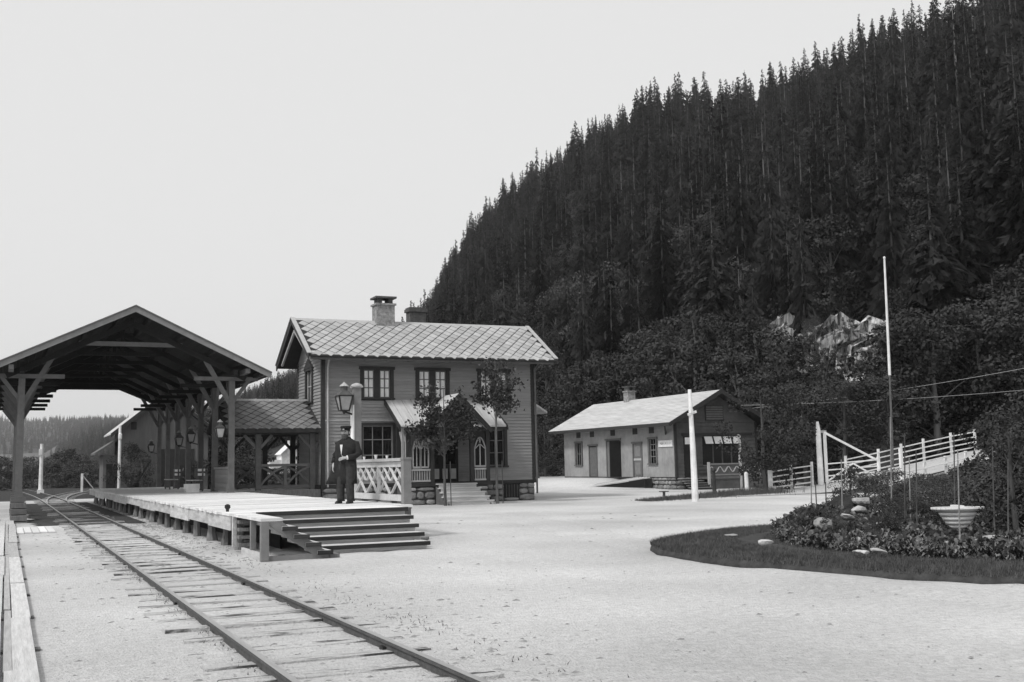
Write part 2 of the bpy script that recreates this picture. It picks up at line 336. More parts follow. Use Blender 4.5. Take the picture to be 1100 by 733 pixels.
N = 3600; side = NR.integers(0, 3, N); x = np.choose(side, [1.86-.09, 2.99+.1, 3.75])+NR.normal(0, .05, N)+np.where(side > 1, NR.normal(0, .12, N), 0); cy = NR.uniform(5, 58, 130); y = cy[NR.integers(0, 130, N)]+NR.normal(0, .16, N); th = NR.uniform(0, 6.28, N); h = NR.uniform(.01, .04, N); w = .005
V = np.empty((N, 3, 3), np.float32); V[:, 0] = np.stack([x-w*np.cos(th), y-w*np.sin(th), 0*x], -1); V[:, 1] = np.stack([x+w*np.cos(th), y+w*np.sin(th), 0*x], -1); V[:, 2] = np.stack([x+NR.normal(0, .02, N), y+NR.normal(0, .02, N), h], -1)
o = bpy.data.objects.new('track_weeds', np_mesh('track_weeds', V.reshape(-1, 3), np.arange(3*N).reshape(-1, 3), ['grass'])); COL.objects.link(o); o['kind'] = 'stuff'; o['label'] = 'thin tufts of weeds along the rails'
# ------------------------------------------------------------------ left boardwalk
bw_ = thing('boardwalk', 'low walk of long pale planks at the left edge beside the track', 'boardwalk', (-.1, 20, 0))
for x0, w, z, ph, jog in ((.095, .175, .075, 0, 1), (.018, .066, .045, 2.1, 0), (-.18, .185, .08, 1.2, 1), (-.39, .2, .08, 3.3, 0), (-.6, .2, .08, .4, 0)):
    y = 3.+ph
    while y < 38:
        L = rng.uniform(3.8, 5.2); me = MB().box(0, w, 0, L-.012, -.05, 0).mesh('plank', 'plank_y')
        piece('plank', me, bw_, (x0+rng.uniform(-.012, .012)*jog, y, z+rng.uniform(-.012, .012)), (0, 0, rng.uniform(-.002, .002))); y += L
bl = MB().box(-.75, .32, -.07, .07, -.05, .022).mesh('bearer', 'stub')
for y in np.arange(3.6, 38, 2.4): piece('bearer', bl, bw_, (0, y, 0))
cw = thing('board_crossing', 'short row of pale boards laid beside the rail before the roof', 'boards', (.75, 32, 0))
bm_ = MB().box(-.085, .085, -1.6, 1.6, 0, .03).mesh('plank', 'boards')
for i in range(5): piece('plank', bm_, cw, (.38+i*.19, 33.2+.15*(i % 2), .006))

# ------------------------------------------------------------------ platform
HP = .72
pf = thing('station_platform', 'long raised timber platform beside the track with pale plank deck', 'platform', (6, 40, 0))
pm = [MB().box(-2.09, 2.09+.03*k, -.095, .095, -.05, 0).mesh('plank', 'boards') for k in range(2)]
pm3 = MB().box(-1.88, 1.74, -.095, .095, -.05, 0).mesh('plank', 'boards')
y = 21.62+.1; k = 0
while y < 61:
    if y < 22.9: piece('plank', pm3, pf, (5.79, y, HP)); y += .2; continue
    piece('plank', pm[k % 2], pf, (5.99+rng.uniform(-.03, .03), y, HP+rng.uniform(-.004, .004)), (0, rng.uniform(-.0012, .0012), 0)); y += .2; k += 1
pm2 = MB().box(-.19, .19, -.095, .095, -.05, 0).mesh('plank', 'boards')
y = 18.95
while y < 21.55: piece('plank', pm2, pf, (4.12, y, HP), (0, 0, 0)); y += .2
# fascia boards of uneven depth along the track side
ys = [21.6, 24.2, 27.0, 30.2, 33.6, 37.4, 42, 47, 52, 57, 61]
for i in range(10):
    d = (.27, .24, .29, .23, .26, .22)[i % 6]; part('fascia_board', MB().box(3.93, 3.965, ys[i], ys[i+1]-.02, HP-.055-d, HP-.055), 'fascia', pf)
for x in (4.25, 5.6, 7.0, 8.0): part('bearer', MB().beam((x, 21.7 if x < 8 else 23.0, HP-.15), (x, 61, HP-.15), .14, .18), 'stub', pf)
stub = [MB().tube([(0, 0, 0), (0, 0, .3), (0, 0, .56)], [.095+.02*k, .08, .08+.01*k], 7).mesh('stub_post', 'stub') for k in range(3)]
y = 22.0; k = 0
while y < 61:
    piece('stub_post', stub[k % 3], pf, (4.18+rng.uniform(-.05, .05), y, -.02), (rng.uniform(-.04, .04), rng.uniform(-.06, .06), rng.uniform(0, 3))); piece('stub_post', stub[(k+1) % 3], pf, (5.7, y+.2, -.02)); y += 1.75+rng.uniform(-.25, .25); k += 1
for y in np.arange(23.2, 44, 2.2): piece('stub_post', stub[0], pf, (7.9, y, -.02))
part('back_board', MB().box(8.04, 8.075, 27.6, 43.4, .1, HP-.055), 'stub', pf)
part('under_deck_shade', MB().box(4.9, 4.94, 21.7, 61, .0, HP-.06), 'shed_dark', pf)  # dark sheet added to stand for the shade under the open deck
# corner frame at the track end of the steps
part('corner_post', MB().box(3.94, 4.07, 18.83, 18.96, 0, HP-.052), 'grey_paint', pf)
part('corner_post', MB().box(3.95, 4.04, 19.75, 19.85, 0, HP-.052), 'grey_paint', pf)
part('base_board', MB().box(3.945, 3.985, 18.97, 20.6, .0, .14), 'fascia', pf)
for z in (.16, .3, .44, .58): part('cross_board', MB().box(3.96, 4.2, 20.9, 21.1, z-.03, z+.03), 'stub', pf)
part('corner_post', MB().box(3.93, 4.0, 21.35, 21.45, .1, HP-.052), 'fascia', pf)
part('knob', MB().lathe([(.03, HP), (.035, HP+.05), (.06, HP+.08), (.055, HP+.13), (.02, HP+.15)], 4.05, 22.6, 8), 'iron', pf)
# the steps: a broad flight toward the yard, turned at the track end into a short side flight
stp = thing('platform_steps', 'broad wooden steps with dark nosings leading up to the platform end', 'steps', (5.9, 20.5, 0))
RISE = HP/5
for i in range(0, 5):
    zt = HP-RISE*i; yn = 21.62-.44*i; xr = 7.50-.045*i; xl = 4.30+.205*i
    if i == 0:
        part('nosing', MB().box(4.42, xr, yn-.075, yn+.02, zt-.075, zt+.004), 'nosing', stp)
    else:
        part('tread', MB().box(xl-.02, xr-.02, yn-.03, yn+.44, zt-.06, zt), 'tread', stp); part('nosing', MB().box(xl-.02, xr, yn-.085, yn-.031, zt-.075, zt-.004), 'nosing', stp)
        part('tread', MB().box(xl-.215, xl+.02, 18.83, yn-.09, zt-.06, zt-.001), 'tread', stp); part('nosing', MB().box(xl-.215, xl+.02, 18.79, 18.829, zt-.075, zt-.006).box(xl+.021, xl+.05, 18.79, yn-.09, zt-.075, zt-.006), 'nosing', stp)
    part('riser', MB().box(xl+.01, xr-.05, yn, yn+.03, zt-RISE+.0, zt-.065), 'riser', stp)
    part('riser', MB().box(xl-.0, xl+.02, 18.9, yn-.01, zt-RISE, zt-.065), 'riser', stp)
part('stringer', MB().prism([(4.075, 18.86, .60), (4.075, 18.86, HP-.07), (4.30, 18.86, HP-.07), (5.12, 18.86, .09), (5.12, 18.86, 0), (4.95, 18.86, .0)], (0, .05, 0)), 'grey_paint', stp)
part('sole_board', MB().box(4.075, 4.93, 18.865, 18.91, 0, .085), 'grey_paint', stp)
part('cheek_board', MB().prism([(7.16, 21.7, 0), (7.16, 21.7, .60), (7.16, 19.95, .06), (7.16, 19.95, 0)], (.05, 0, 0)), 'riser', stp)
part('sole_block', MB().box(5.13, 5.3, 18.85, 19.7, 0, .07), 'stub', stp)
solo('loose_board', MB().beam((7.65, 21.6, .03), (8.2, 22.4, .03), .12, .05), 'stub', 'dark loose board lying on the gravel right of the platform steps', 'board', (8.0, 22, 0))
# lattice railing with three small pots on it
lr = thing('lattice_railing', 'pale wooden lattice railing with square end post beside the man', 'railing', (8.05, 25.2, HP))
ya, yb, X = 23.25, 27.2, 8.05
part('end_post', MB().box(X-.09, X+.09, ya-.09, ya+.09, HP-.1, HP+.98).box(X-.105, X+.105, ya-.105, ya+.105, HP+.98, HP+1.03), 'grey_paint', lr)
part('top_rail', MB().box(X-.09, X+.09, ya+.12, yb, HP+.95, HP+1.02), 'pale_paint', lr)
part('upper_rail', MB().box(X-.03, X+.03, ya+.12, yb, HP+.82, HP+.94), 'lattice', lr)
part('bottom_rail', MB().box(X-.035, X+.035, ya+.12, yb, HP+.06, HP+.2), 'lattice', lr)
for yy in (ya+.16, (ya+yb)/2, yb-.06): part('stile', MB().box(X-.03, X+.03, yy-.045, yy+.045, HP+.2, HP+.82), 'lattice', lr)
nx = 4; dy = (yb-ya-.2)/nx
for i in range(nx):
    y0 = ya+.15+i*dy; h0, h1 = HP+.2, HP+.82
    part('slat', MB().beam((X-.012, y0, h0), (X-.012, y0+dy, h1), .025, .055, (1, 0, 0)), 'lattice', lr); part('slat', MB().beam((X+.016, y0, h1), (X+.016, y0+dy, h0), .025, .055, (1, 0, 0)), 'lattice', lr)
    ym, zm = y0+dy/2, (h0+h1)/2
    part('slat', MB().beam((X-.012, y0, zm), (X-.012, ym, h1), .024, .045, (1, 0, 0)), 'lattice', lr); part('slat', MB().beam((X+.016, ym, h1), (X+.016, y0+dy, zm), .024, .045, (1, 0, 0)), 'lattice', lr)
for i, (yy, h, w) in enumerate(((24.6, .07, .03), (25.45, .10, .036), (26.4, .07, .03))):
    solo('small_pot', MB().lathe([(w*.7, HP+1.02), (w, HP+1.02+h*.8), (w*1.1, HP+1.02+h*.85), (w*1.1, HP+1.02+h)], 8.05, yy, 10), 'white_paint', ('small white pot on the lattice railing, nearest its end post', 'small white pot on the lattice railing, middle of three', 'small white pot on the lattice railing, nearest the lamp post')[i], 'pot', (8.05, yy, HP+1.02))
# lamp post and its lantern
def lantern(name, label, x, y, z, s, arm=None, group=None):
    t = thing(name, label, 'lantern', (x, y, z), group)
    w0, w1, h = .13*s, .22*s, .46*s; fr = MB()
    for a in range(4):
        c0, c1 = [(math.copysign(1, math.cos(q)), math.copysign(1, math.sin(q))) for q in (math.pi/4+a*math.pi/2, math.pi/4+(a+1)*math.pi/2)]
        fr.beam((x+c0[0]*w0, y+c0[1]*w0, z), (x+c0[0]*w1, y+c0[1]*w1, z+h), .04*s, .04*s)
        fr.beam((x+c0[0]*w1, y+c0[1]*w1, z+h), (x+c1[0]*w1, y+c1[1]*w1, z+h), .04*s, .04*s); fr.beam((x+c0[0]*w0, y+c0[1]*w0, z), (x+c1[0]*w0, y+c1[1]*w0, z), .04*s, .04*s)
    part('frame', fr, 'iron', t)
    for a in range(4):
        ca, sa = math.cos(a*math.pi/2), math.sin(a*math.pi/2); R = lambda px, py: (x+px*ca-py*sa, y+px*sa+py*ca)
        q = [R(-w0*.9, -w0*.93), R(w0*.9, -w0*.93), R(w1*.92, -w1*.95), R(-w1*.92, -w1*.95)]
        part('pane', MB().prism([(*q[0], z+.01), (*q[1], z+.01), (*q[2], z+h-.02), (*q[3], z+h-.02)], (0, 0, .004)), 'lamp_glass', t)
    part('cap', MB().lathe([(w1*1.45, z+h+.015), (w1*1.35, z+h+.04*s), (w1*.62, z+h+.17*s)], x, y, 4).lathe([(w1*.5, z+h+.17*s), (w1*.5, z+h+.30*s)], x, y, 8), 'rail_side', t)
    part('finial', MB().lathe([(w1*.7, z+h+.3*s), (w1*.55, z+h+.34*s), (w1*.2, z+h+.40*s), (.02*s, z+h+.44*s)], x, y, 8), 'pale_paint', t)
    if arm: part('bracket', MB().beam((x, y, z-.03*s), arm, .04*s, .05*s).lathe([(.03*s, z-.1*s), (.07*s, z-.02*s), (w0, z)], x, y, 6), 'iron', t)
    return t
lp = thing('lamp_post', 'thick square grey post with white side at the far end of lattice railing', 'post', (8.1, 27.45, HP))
part('shaft', MB().box(8.09, 8.28, 27.38, 27.57, 0, 3.60), 'grey_paint', lp)
part('side_board', MB().box(8.05, 8.086, 27.36, 27.59, 0, 3.15), 'white_paint', lp)
part('cap', MB().box(8.05, 8.32, 27.34, 27.61, 3.60, 3.64).lathe([(.16, 3.64), (.12, 3.69), (.03, 3.72)], 8.185, 27.475, 10), 'pale_paint', lp)
lantern('lantern', 'large glazed lantern bracketed to the thick post above the man', 7.83, 27.4, 3.0, .82, (8.08, 27.45, 2.9))

# ------------------------------------------------------------------ train shed
ts = thing('train_shed', 'open timber platform roof on braced posts spanning track and platform', 'train shed', (3.93, 51, 0))
XC, XL, XR, YF, YB, AP, SL = 3.93, .4, 7.46, 39.7, 63.0, 7.23, .478
for s in (-1, 1):
    ze = AP-SL*4.62
    part('roof_slope', MB().prism([(XC, YF, AP-.0), (XC+s*4.62, YF, ze), (XC+s*4.62, YF, ze-.05), (XC, YF, AP-.05)], (0, YB-YF, 0)), 'roof_felt', ts)
    # boarding seen from below
    for k in range(22):
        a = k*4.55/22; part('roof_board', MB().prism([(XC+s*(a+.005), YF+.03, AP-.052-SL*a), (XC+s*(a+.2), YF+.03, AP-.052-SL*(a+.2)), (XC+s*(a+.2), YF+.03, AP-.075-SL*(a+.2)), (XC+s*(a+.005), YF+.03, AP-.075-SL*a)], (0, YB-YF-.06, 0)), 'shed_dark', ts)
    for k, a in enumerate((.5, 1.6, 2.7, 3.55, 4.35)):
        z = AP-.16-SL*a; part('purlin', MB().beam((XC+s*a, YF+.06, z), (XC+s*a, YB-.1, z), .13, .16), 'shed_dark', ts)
    for yy, nm in ((YF-.035, 'barge_board'), (YB, 'barge_board')):
        part(nm, MB().prism([(XC, yy, AP+.02), (XC+s*4.7, yy, AP+.02-SL*4.7), (XC+s*4.7, yy, AP-.17-SL*4.7), (XC, yy, AP-.17)], (0, .034, 0)), 'barge', ts)
    part('barge_capping', MB().prism([(XC, YF-.07, AP+.075), (XC+s*4.72, YF-.07, AP+.075-SL*4.72), (XC+s*4.72, YF-.07, AP+.025-SL*4.72), (XC, YF-.07, AP+.025)], (0, .14, 0)), 'trim_mid', ts)
    part('gutter', MB().tube([(XC+s*4.68, YF, ze-.06), (XC+s*4.68, YB, ze-.1)], .05, 6), 'trim_dark', ts)
TY = [41+3.5*k for k in range(7)]
for k, ty in enumerate(TY):
    for s, xp, zb in ((-1, XL, .78), (1, XR, HP)):
        po = part('post', MB().box(xp-.105, xp+.105, ty-.105, ty+.105, zb, 4.80), 'shed_timber', ts)
        part('post_base', MB().box(xp-.125, xp+.125, ty-.125, ty+.125, zb-.0, zb+.16), 'shed_timber', po)
        i = -s   # toward the middle
        part('bearer', MB().beam((xp-i*.95, ty, 4.88), (xp+i*1.35, ty, 4.88), .14, .14), 'shed_timber' if k == 0 else 'shed_dark', ts)  # inner bearers use the darker copy, shade painted in
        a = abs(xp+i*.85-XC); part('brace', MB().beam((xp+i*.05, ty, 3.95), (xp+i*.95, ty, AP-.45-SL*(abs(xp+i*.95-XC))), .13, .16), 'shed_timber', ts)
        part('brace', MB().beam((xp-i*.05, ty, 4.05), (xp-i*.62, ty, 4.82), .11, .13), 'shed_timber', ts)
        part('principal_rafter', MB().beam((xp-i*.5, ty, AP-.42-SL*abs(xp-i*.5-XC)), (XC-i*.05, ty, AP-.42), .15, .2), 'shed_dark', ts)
        if k in (0, 6): part('bracket_block', MB().box(xp-i*.35-.1, xp-i*.35+.1, YF+.01 if k == 0 else YB-.2, ty-.2 if k == 0 else YB-.02, 5.0, 5.2) if False else MB().beam((xp-i*.35, ty-1.25 if k == 0 else ty+.1, 5.08), (xp-i*.35, ty+.1 if k == 0 else YB-.05, 5.08), .16, .16), 'shed_timber', ts)
        for yy in (-1, 1):
            if 0 <= k+yy < 7 : part('brace', MB().beam((xp, ty+yy*.1, 4.0), (xp, ty+yy*.8, 4.78), .1, .12), 'shed_timber', ts)
    part('collar', MB().beam((XC-1.75, ty-.0, AP-.42-SL*1.55), (XC+1.75, ty, AP-.42-SL*1.55), .13, .15), 'shed_timber' if k == 0 else 'shed_dark', ts)  # inner collars likewise: same timber, shade put into the colour
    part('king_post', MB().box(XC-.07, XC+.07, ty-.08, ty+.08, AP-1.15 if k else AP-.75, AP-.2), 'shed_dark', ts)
    if k == 0: part('tie_rod', MB().tube([(XL+1.3, ty, 4.9), (XR-1.3, ty, 4.9)], .007, 5), 'iron', ts)
for xp in (XL, XR): part('wall_plate', MB().beam((xp, 40.2, 5.06), (xp, YB-.3, 5.06), .16, .18), 'shed_dark', ts)
zc = AP-.42-SL*1.55-.1
part('end_boarding', MB().prism([(XC, YB-.12, AP-.1), (XC+4.0, YB-.12, AP-.1-SL*4.0), (XC+4.0, YB-.12, AP-.4-SL*4.0), (XC+1.5, YB-.12, zc), (XC-1.5, YB-.12, zc), (XC-4.0, YB-.12, AP-.4-SL*4.0), (XC-4.0, YB-.12, AP-.1-SL*4.0)], (0, .03, 0)), 'shed_dark', ts)
# stepped timber plinths under the left posts
for k, ty in enumerate(TY[:3]):
    pl = thing('timber_plinth', ('stepped stack of dark timbers under the front left post of the roof', 'stack of timbers under the second left post of the roof', 'stack of timbers under the third left post of the roof')[k], 'plinth', (XL, ty, 0))
    for i in range(5 if k == 0 else 4):
        z0 = .78-.19*(i+1); part('timber', MB().box(XL-.22-.01*i, XL+.22+.01*i, ty-.25-(.55*i if k == 0 else 0), ty+.3, max(z0, -.02)+.03, z0+.19), 'stub' if i % 2 else 'shed_timber', pl)
# lanterns hung on the right-hand posts
for k, z, l_ in ((0, 2.72, 'lantern on the front right roof post before the slate roof'), (2, 2.75, 'lantern hung on the third roof post of the platform'), (3, 2.7, 'lantern hung on the fourth roof post of the platform'), (6, 2.6, 'lantern on the farthest roof post at the platform end')):
    lantern('lantern', 'small '+l_, XR-.42, TY[k]-.05, z, .75, (XR-.12, TY[k], z-.1))
# benches, crates and railing on the platform edge under the roof
def bench(y0, label, pale):
    t = thing('platform_bench', label, 'bench', (7.2, y0, HP), 'benches under the platform roof')
    for j in range(3): part('seat_slat', MB().box(6.75+.14*j, 6.87+.14*j, y0-.9, y0+.9, HP+.42, HP+.46), 'fascia', t)
    for z in (.62, .8): part('back_slat', MB().box(7.2, 7.24, y0-.9, y0+.9, HP+z, HP+z+.1), pale, t)
    for yy in (-.75, .75):
        part('leg', MB().box(6.77, 6.83, y0+yy-.03, y0+yy+.03, HP, HP+.42), 'shed_timber', t); part('leg', MB().box(7.14, 7.2, y0+yy-.03, y0+yy+.03, HP, HP+.92), 'shed_timber', t)
    return t
bench(46.3, 'dark slatted bench under the roof, nearer of two', 'white_paint'); bench(53.2, 'dark slatted bench under the roof, farther of two', 'white_paint')
cr = thing('pale_crate', 'pale open crate on the platform below the nearer bench', 'crate', (6.55, 44.2, HP))
for s in (-1, 1):
    part('end_board', MB().box(6.3, 6.8, 44.2+s*.27-.015, 44.2+s*.27+.015, HP, HP+.32), 'white_paint', cr); part('side_board', MB().box(6.55+s*.25-.015, 6.55+s*.25+.015, 43.94, 44.46, HP+.12, HP+.32), 'white_paint', cr)
part('bottom', MB().box(6.32, 6.78, 43.95, 44.45, HP+.02, HP+.05), 'fascia', cr)
pr = thing('platform_railing', 'low cut-out board railing between the front right roof posts', 'railing', (7.6, 42.7, HP))
part('top_rail', MB().box(7.4, 7.52, 41.14, 44.36, HP+.86, HP+.95), 'barge', pr); part('bottom_rail', MB().box(7.42, 7.5, 41.14, 44.36, HP+.04, HP+.14), 'barge', pr)
bo = MB(); zs = [(-.108, 0), (.108, 0), (.108, .06), (.03, .17), (.108, .29), (.108, .37), (.03, .5), (.108, .62), (.108, .70), (-.108, .70), (-.108, .62), (-.03, .5), (-.108, .37), (-.108, .29), (-.03, .17), (-.108, .06)]
bo.prism([(0, a, c) for a, c in zs], (.03, 0, 0)); bme = bo.mesh('baluster', 'barge')
for i in range(13): piece('baluster', bme, pr, (7.445, 41.3+i*.245, HP+.15))
tk = thing('sack_truck', 'dark two-wheeled sack truck leaning by the farthest roof post', 'sack truck', (6.9, 61.3, HP))
for s in (-.2, .2): part('shaft', MB().beam((6.2+.0, 61.3+s, HP+.12), (6.95, 61.3+s, HP+1.45), .05, .06), 'trim_dark', tk)
for q in (.25, .5, .75): part('rung', MB().box(6.2+.75*q-.02, 6.2+.75*q+.02, 61.1, 61.5, HP+.12+1.33*q-.02, HP+.12+1.33*q+.02), 'trim_dark', tk)
for s in (-.27, .27): part('wheel', MB().tube([(6.25, 61.3+s-.02, HP+.13), (6.25, 61.3+s+.02, HP+.13)], .13, 12), 'iron', tk)
part('toe_plate', MB().box(5.85, 6.25, 61.05, 61.55, HP+.01, HP+.04), 'iron', tk)

# ------------------------------------------------------------------ the station master
def person(loc, rz):
    p = bpy.data.objects.new('person', None); p.location = loc; p.rotation_euler = (0, 0, rz); p.scale = (1.12, 1.08, 1); COL.objects.link(p)
    tag(p, 'bearded man in peaked cap and long dark coat standing on the platform', 'person')
    # local frame: front is -y, viewer's right is +x
    J = dict(pel=(0, 0, .93), waist=(0, .01, 1.10), chest=(0, .02, 1.33), neck=(0, .02, 1.50), head0=(0, 0, 1.58), head1=(0, -.015, 1.66), head2=(0, 0, 1.73),
             hL=(-.10, 0, .90), kL=(-.115, -.03, .50), aL=(-.125, .02, .09), tL=(-.14, -.12, .04), hR=(.10, 0, .90), kR=(.10, -.02, .50), aR=(.10, .03, .09), tR=(.112, -.12, .04),
             sL=(-.17, .03, 1.37), eL=(-.25, .04, 1.14), wL=(-.235, -.10, .92), pL=(-.23, -.13, .84), sR=(.17, .03, 1.37), eR=(.28, .02, 1.14), wR=(.12, -.20, 1.06), pR=(.045, -.235, 1.045))
    Rr = dict(pel=.10, waist=.10, chest=.11, neck=.05, head0=.06, head1=.082, head2=.075, hL=.06, kL=.045, aL=.03, tL=.02, hR=.06, kR=.045, aR=.03, tR=.02, sL=.035, eL=.035, wL=.03, pL=.034, sR=.035, eR=.035, wR=.03, pR=.034)
    E_ = [('pel', 'waist'), ('waist', 'chest'), ('chest', 'neck'), ('neck', 'head0'), ('head0', 'head1'), ('head1', 'head2')]
    for s in 'LR': E_ += [('pel', 'h'+s), ('h'+s, 'k'+s), ('k'+s, 'a'+s), ('a'+s, 't'+s), ('chest', 's'+s), ('s'+s, 'e'+s), ('e'+s, 'w'+s), ('w'+s, 'p'+s)]
    names = list(J); V = [J[k] for k in names]; Rd = [Rr[k] for k in names]; ED = [(names.index(a), names.index(c)) for a, c in E_]
    # fingers: right hand rests at the waist pointing inward, left hangs
    for hand, d, side in (('pR', Vector((-.9, -.1, -.25)).normalized(), Vector((0, -.25, 1))), ('pL', Vector((.05, -.25, -1)).normalized(), Vector((0, 1, -.2)))):
        base = Vector(J[hand]); side = side.normalized()
        for q, ln in ((-1.5, .060), (-.5, .075), (.5, .080), (1.5, .070)):
            a = base+side*q*.019+d*.03; c = a+d*ln*.6; e = c+(d*.7+Vector((.3, .35, -.2))).normalized()*ln*.5; i0 = len(V)
            V += [tuple(a), tuple(c), tuple(e)]; Rd += [.0095, .009, .008]; ED += [(names.index(hand), i0), (i0, i0+1), (i0+1, i0+2)]
        a = base+side*.032-d*.01; c = a+(side+d*.7).normalized()*.045; i0 = len(V); V += [tuple(a), tuple(c)]; Rd += [.012, .009]; ED += [(names.index(hand), i0), (i0, i0+1)]
    me = bpy.data.meshes.new('body'); me.from_pydata(V, ED, []); me.materials.append(MATS['skin'])
    o = bpy.data.objects.new('body', me); link(o, p); sk = o.modifiers.new('skin', 'SKIN'); sk.use_smooth_shade = True
    sv = me.skin_vertices[0].data
    for i, r in enumerate(Rd): sv[i].radius = (r, r); sv[i].use_root = (i == 0)
    ss = o.modifiers.new('sub', 'SUBSURF'); ss.levels = 1; ss.render_levels = 2
    def loft(name, rings, m, n=20, a0=0, a1=2*math.pi, par=p):
        mb = MB(); full = abs(a1-a0-2*math.pi) < 1e-3; k = n if full else n+1
        for cx, cy, cz, rx, ry, *ex in rings:
            b0, b1 = (a0, a1) if not ex else ex
            for j in range(k):
                t = b0+(b1-b0)*j/n; wv = 1+(.05*math.sin(t*5+cz*9) if cz < 1.0 else .015*math.sin(t*4+cz*20)); mb.v.append((cx+rx*wv*math.cos(t), cy+ry*wv*math.sin(t), cz))
        for i in range(len(rings)-1):
            for j in range(n): q = i*k; mb.f.append((q+j, q+(j+1) % k, q+k+(j+1) % k, q+k+j))
        if full: mb.f.append(tuple(range(k))[::-1]); mb.f.append(tuple((len(rings)-1)*k+j for j in range(k)))
        o = part(name, mb, m, par, True)
        if not full: so_ = o.modifiers.new('cloth', 'SOLIDIFY'); so_.thickness = .016; so_.offset = 1
        return o
    for s, x, kx, ax in ((-1, -.10, -.118, -.128), (1, .10, .102, .103)):
        loft('trouser_leg', [(ax, .015, .055, .085, .09), (ax, .01, .12, .075, .08), ((ax+kx)/2, -.01, .32, .085, .09), (kx, -.02, .5, .092, .095), ((kx+x)/2, 0, .72, .11, .118), (x*.95, .0, .92, .118, .14), (x*.9, .0, .99, .11, .13)], 'trousers', 14)
        loft('shoe', [(ax+s*.012, -.06, .0, .052, .135), (ax+s*.012, -.06, .03, .055, .138), (ax+s*.008, -.04, .065, .05, .10), (ax, .0, .10, .045, .06)], 'leather', 14)
    loft('waistcoat', [(0, 0, .94, .185, .145), (0, 0, 1.05, .178, .14), (0, .0, 1.25, .195, .15), (0, .01, 1.38, .19, .135), (0, .02, 1.47, .11, .10), (0, .02, 1.50, .07, .075)], 'coat', 20)
    # frock coat: open in front, longer and swung out on the viewer's left
    f = -math.pi/2; g = lambda w0, w1: (f+w1, f+2*math.pi-w0)
    loft('coat', [(-.13, .05, .45, .35, .23, *g(.55, 1.0)), (-.11, .045, .62, .31, .22, *g(.5, .95)), (-.06, .03, .85, .27, .205, *g(.45, .8)), (-.02, .02, 1.05, .232, .185, *g(.35, .6)), (0, .015, 1.22, .245, .19, *g(.2, .3)), (0, .02, 1.36, .25, .17, *g(.18, .18)), (0, .03, 1.45, .195, .13, *g(.2, .2)), (0, .03, 1.51, .095, .095, *g(.3, .3)), (0, .03, 1.545, .08, .085, *g(.35, .35))], 'coat', 30)
    def sleeve(pts, rs): part('sleeve', MB().tube(pts, rs, 12), 'coat', p, True)
    sleeve([(-.10, .03, 1.40), (-.205, .035, 1.385), (-.25, .035, 1.14), (-.245, -.04, 1.02), (-.235, -.09, .94)], [.05, .082, .075, .066, .06]); sleeve([(.10, .03, 1.40), (.205, .035, 1.385), (.285, .03, 1.15), (.24, -.10, 1.08), (.135, -.19, 1.06)], [.05, .084, .08, .068, .058])
    part('shirt_front', MB().prism([(-.055, -.157, 1.36), (.005, -.157, 1.36), (-.02, -.166, 1.12)], (0, -.012, 0)), 'linen', p)
    part('cuff', MB().tube([(.15, -.18, 1.062), (.118, -.202, 1.06)], .052, 10), 'linen', p)
    hd = bpy.data.objects.new
    fc = MB()
    fc.add([(-.014, -.085, 1.628), (.014, -.085, 1.628), (0, -.118, 1.63), (0, -.088, 1.672)], [(0, 1, 2), (0, 2, 3), (1, 3, 2)]); part('nose', fc, 'skin', p)
    for s in (-1, 1):
        part('ear', MB().lathe([(.006, 1.61), (.014, 1.63), (.014, 1.65), (.006, 1.668)], s*.083, .0, 6), 'skin', p); part('eye', MB().box(s*.032-.014, s*.032+.014, -.092, -.078, 1.658, 1.668), 'beard', p)
    part('mouth', MB().box(-.02, .02, -.096, -.08, 1.598, 1.604), 'leather', p)
    loft('beard', [(0, -.06, 1.47, .03, .03), (0, -.062, 1.51, .062, .045), (0, -.05, 1.555, .074, .05), (0, -.045, 1.585, .076, .048), (0, -.05, 1.60, .05, .036)], 'beard', 14)
    loft('hair', [(0, .03, 1.58, .07, .065), (0, .025, 1.64, .088, .08), (0, .012, 1.70, .09, .092), (0, .01, 1.72, .086, .088)], 'beard', 14)
    c = loft('cap', [(0, 0, 1.69, .094, .104), (0, 0, 1.735, .096, .106), (0, -.005, 1.745, .112, .12), (0, -.005, 1.79, .114, .122), (0, -.005, 1.80, .09, .1)], 'coat', 18)
    part('peak', MB().prism([(-.085, -.075, 1.70), (-.06, -.135, 1.688), (0, -.155, 1.684), (.06, -.135, 1.688), (.085, -.075, 1.70)], (0, 0, .01)), 'leather', c)
    part('badge', MB().box(-.02, .02, -.118, -.106, 1.70, 1.73), 'pale_paint', c)
person((7.2, 25.05, HP), rad(-44))

# ------------------------------------------------------------------ slate roofs
def slate_mesh(a, c, m):
    mb = MB(); t = .022; mb.prism([(0, -c, .012), (a, 0, 0), (0, c, -.004), (-a, 0, 0)], (0, 0, t)); return mb.mesh('slate', m)
def slates(parent, me, a, c, x0, x1, ptof, L, rot, skip=lambda u, v: False):
    r = 0; v = c*.2; cnt = 0
    while v < L-c*.25:
        u = x0+a*1.02+(a if r % 2 else 0)
        while u < x1-a*.6:
            if not skip(u, v): piece('slate', me, parent, ptof(u, v), (rot[0]+rng.uniform(-.012, .012), rot[1]+rng.uniform(-.008, .008), rng.uniform(-.01, .01))); cnt += 1
            u += 2*a
        v += c; r += 1
    return cnt

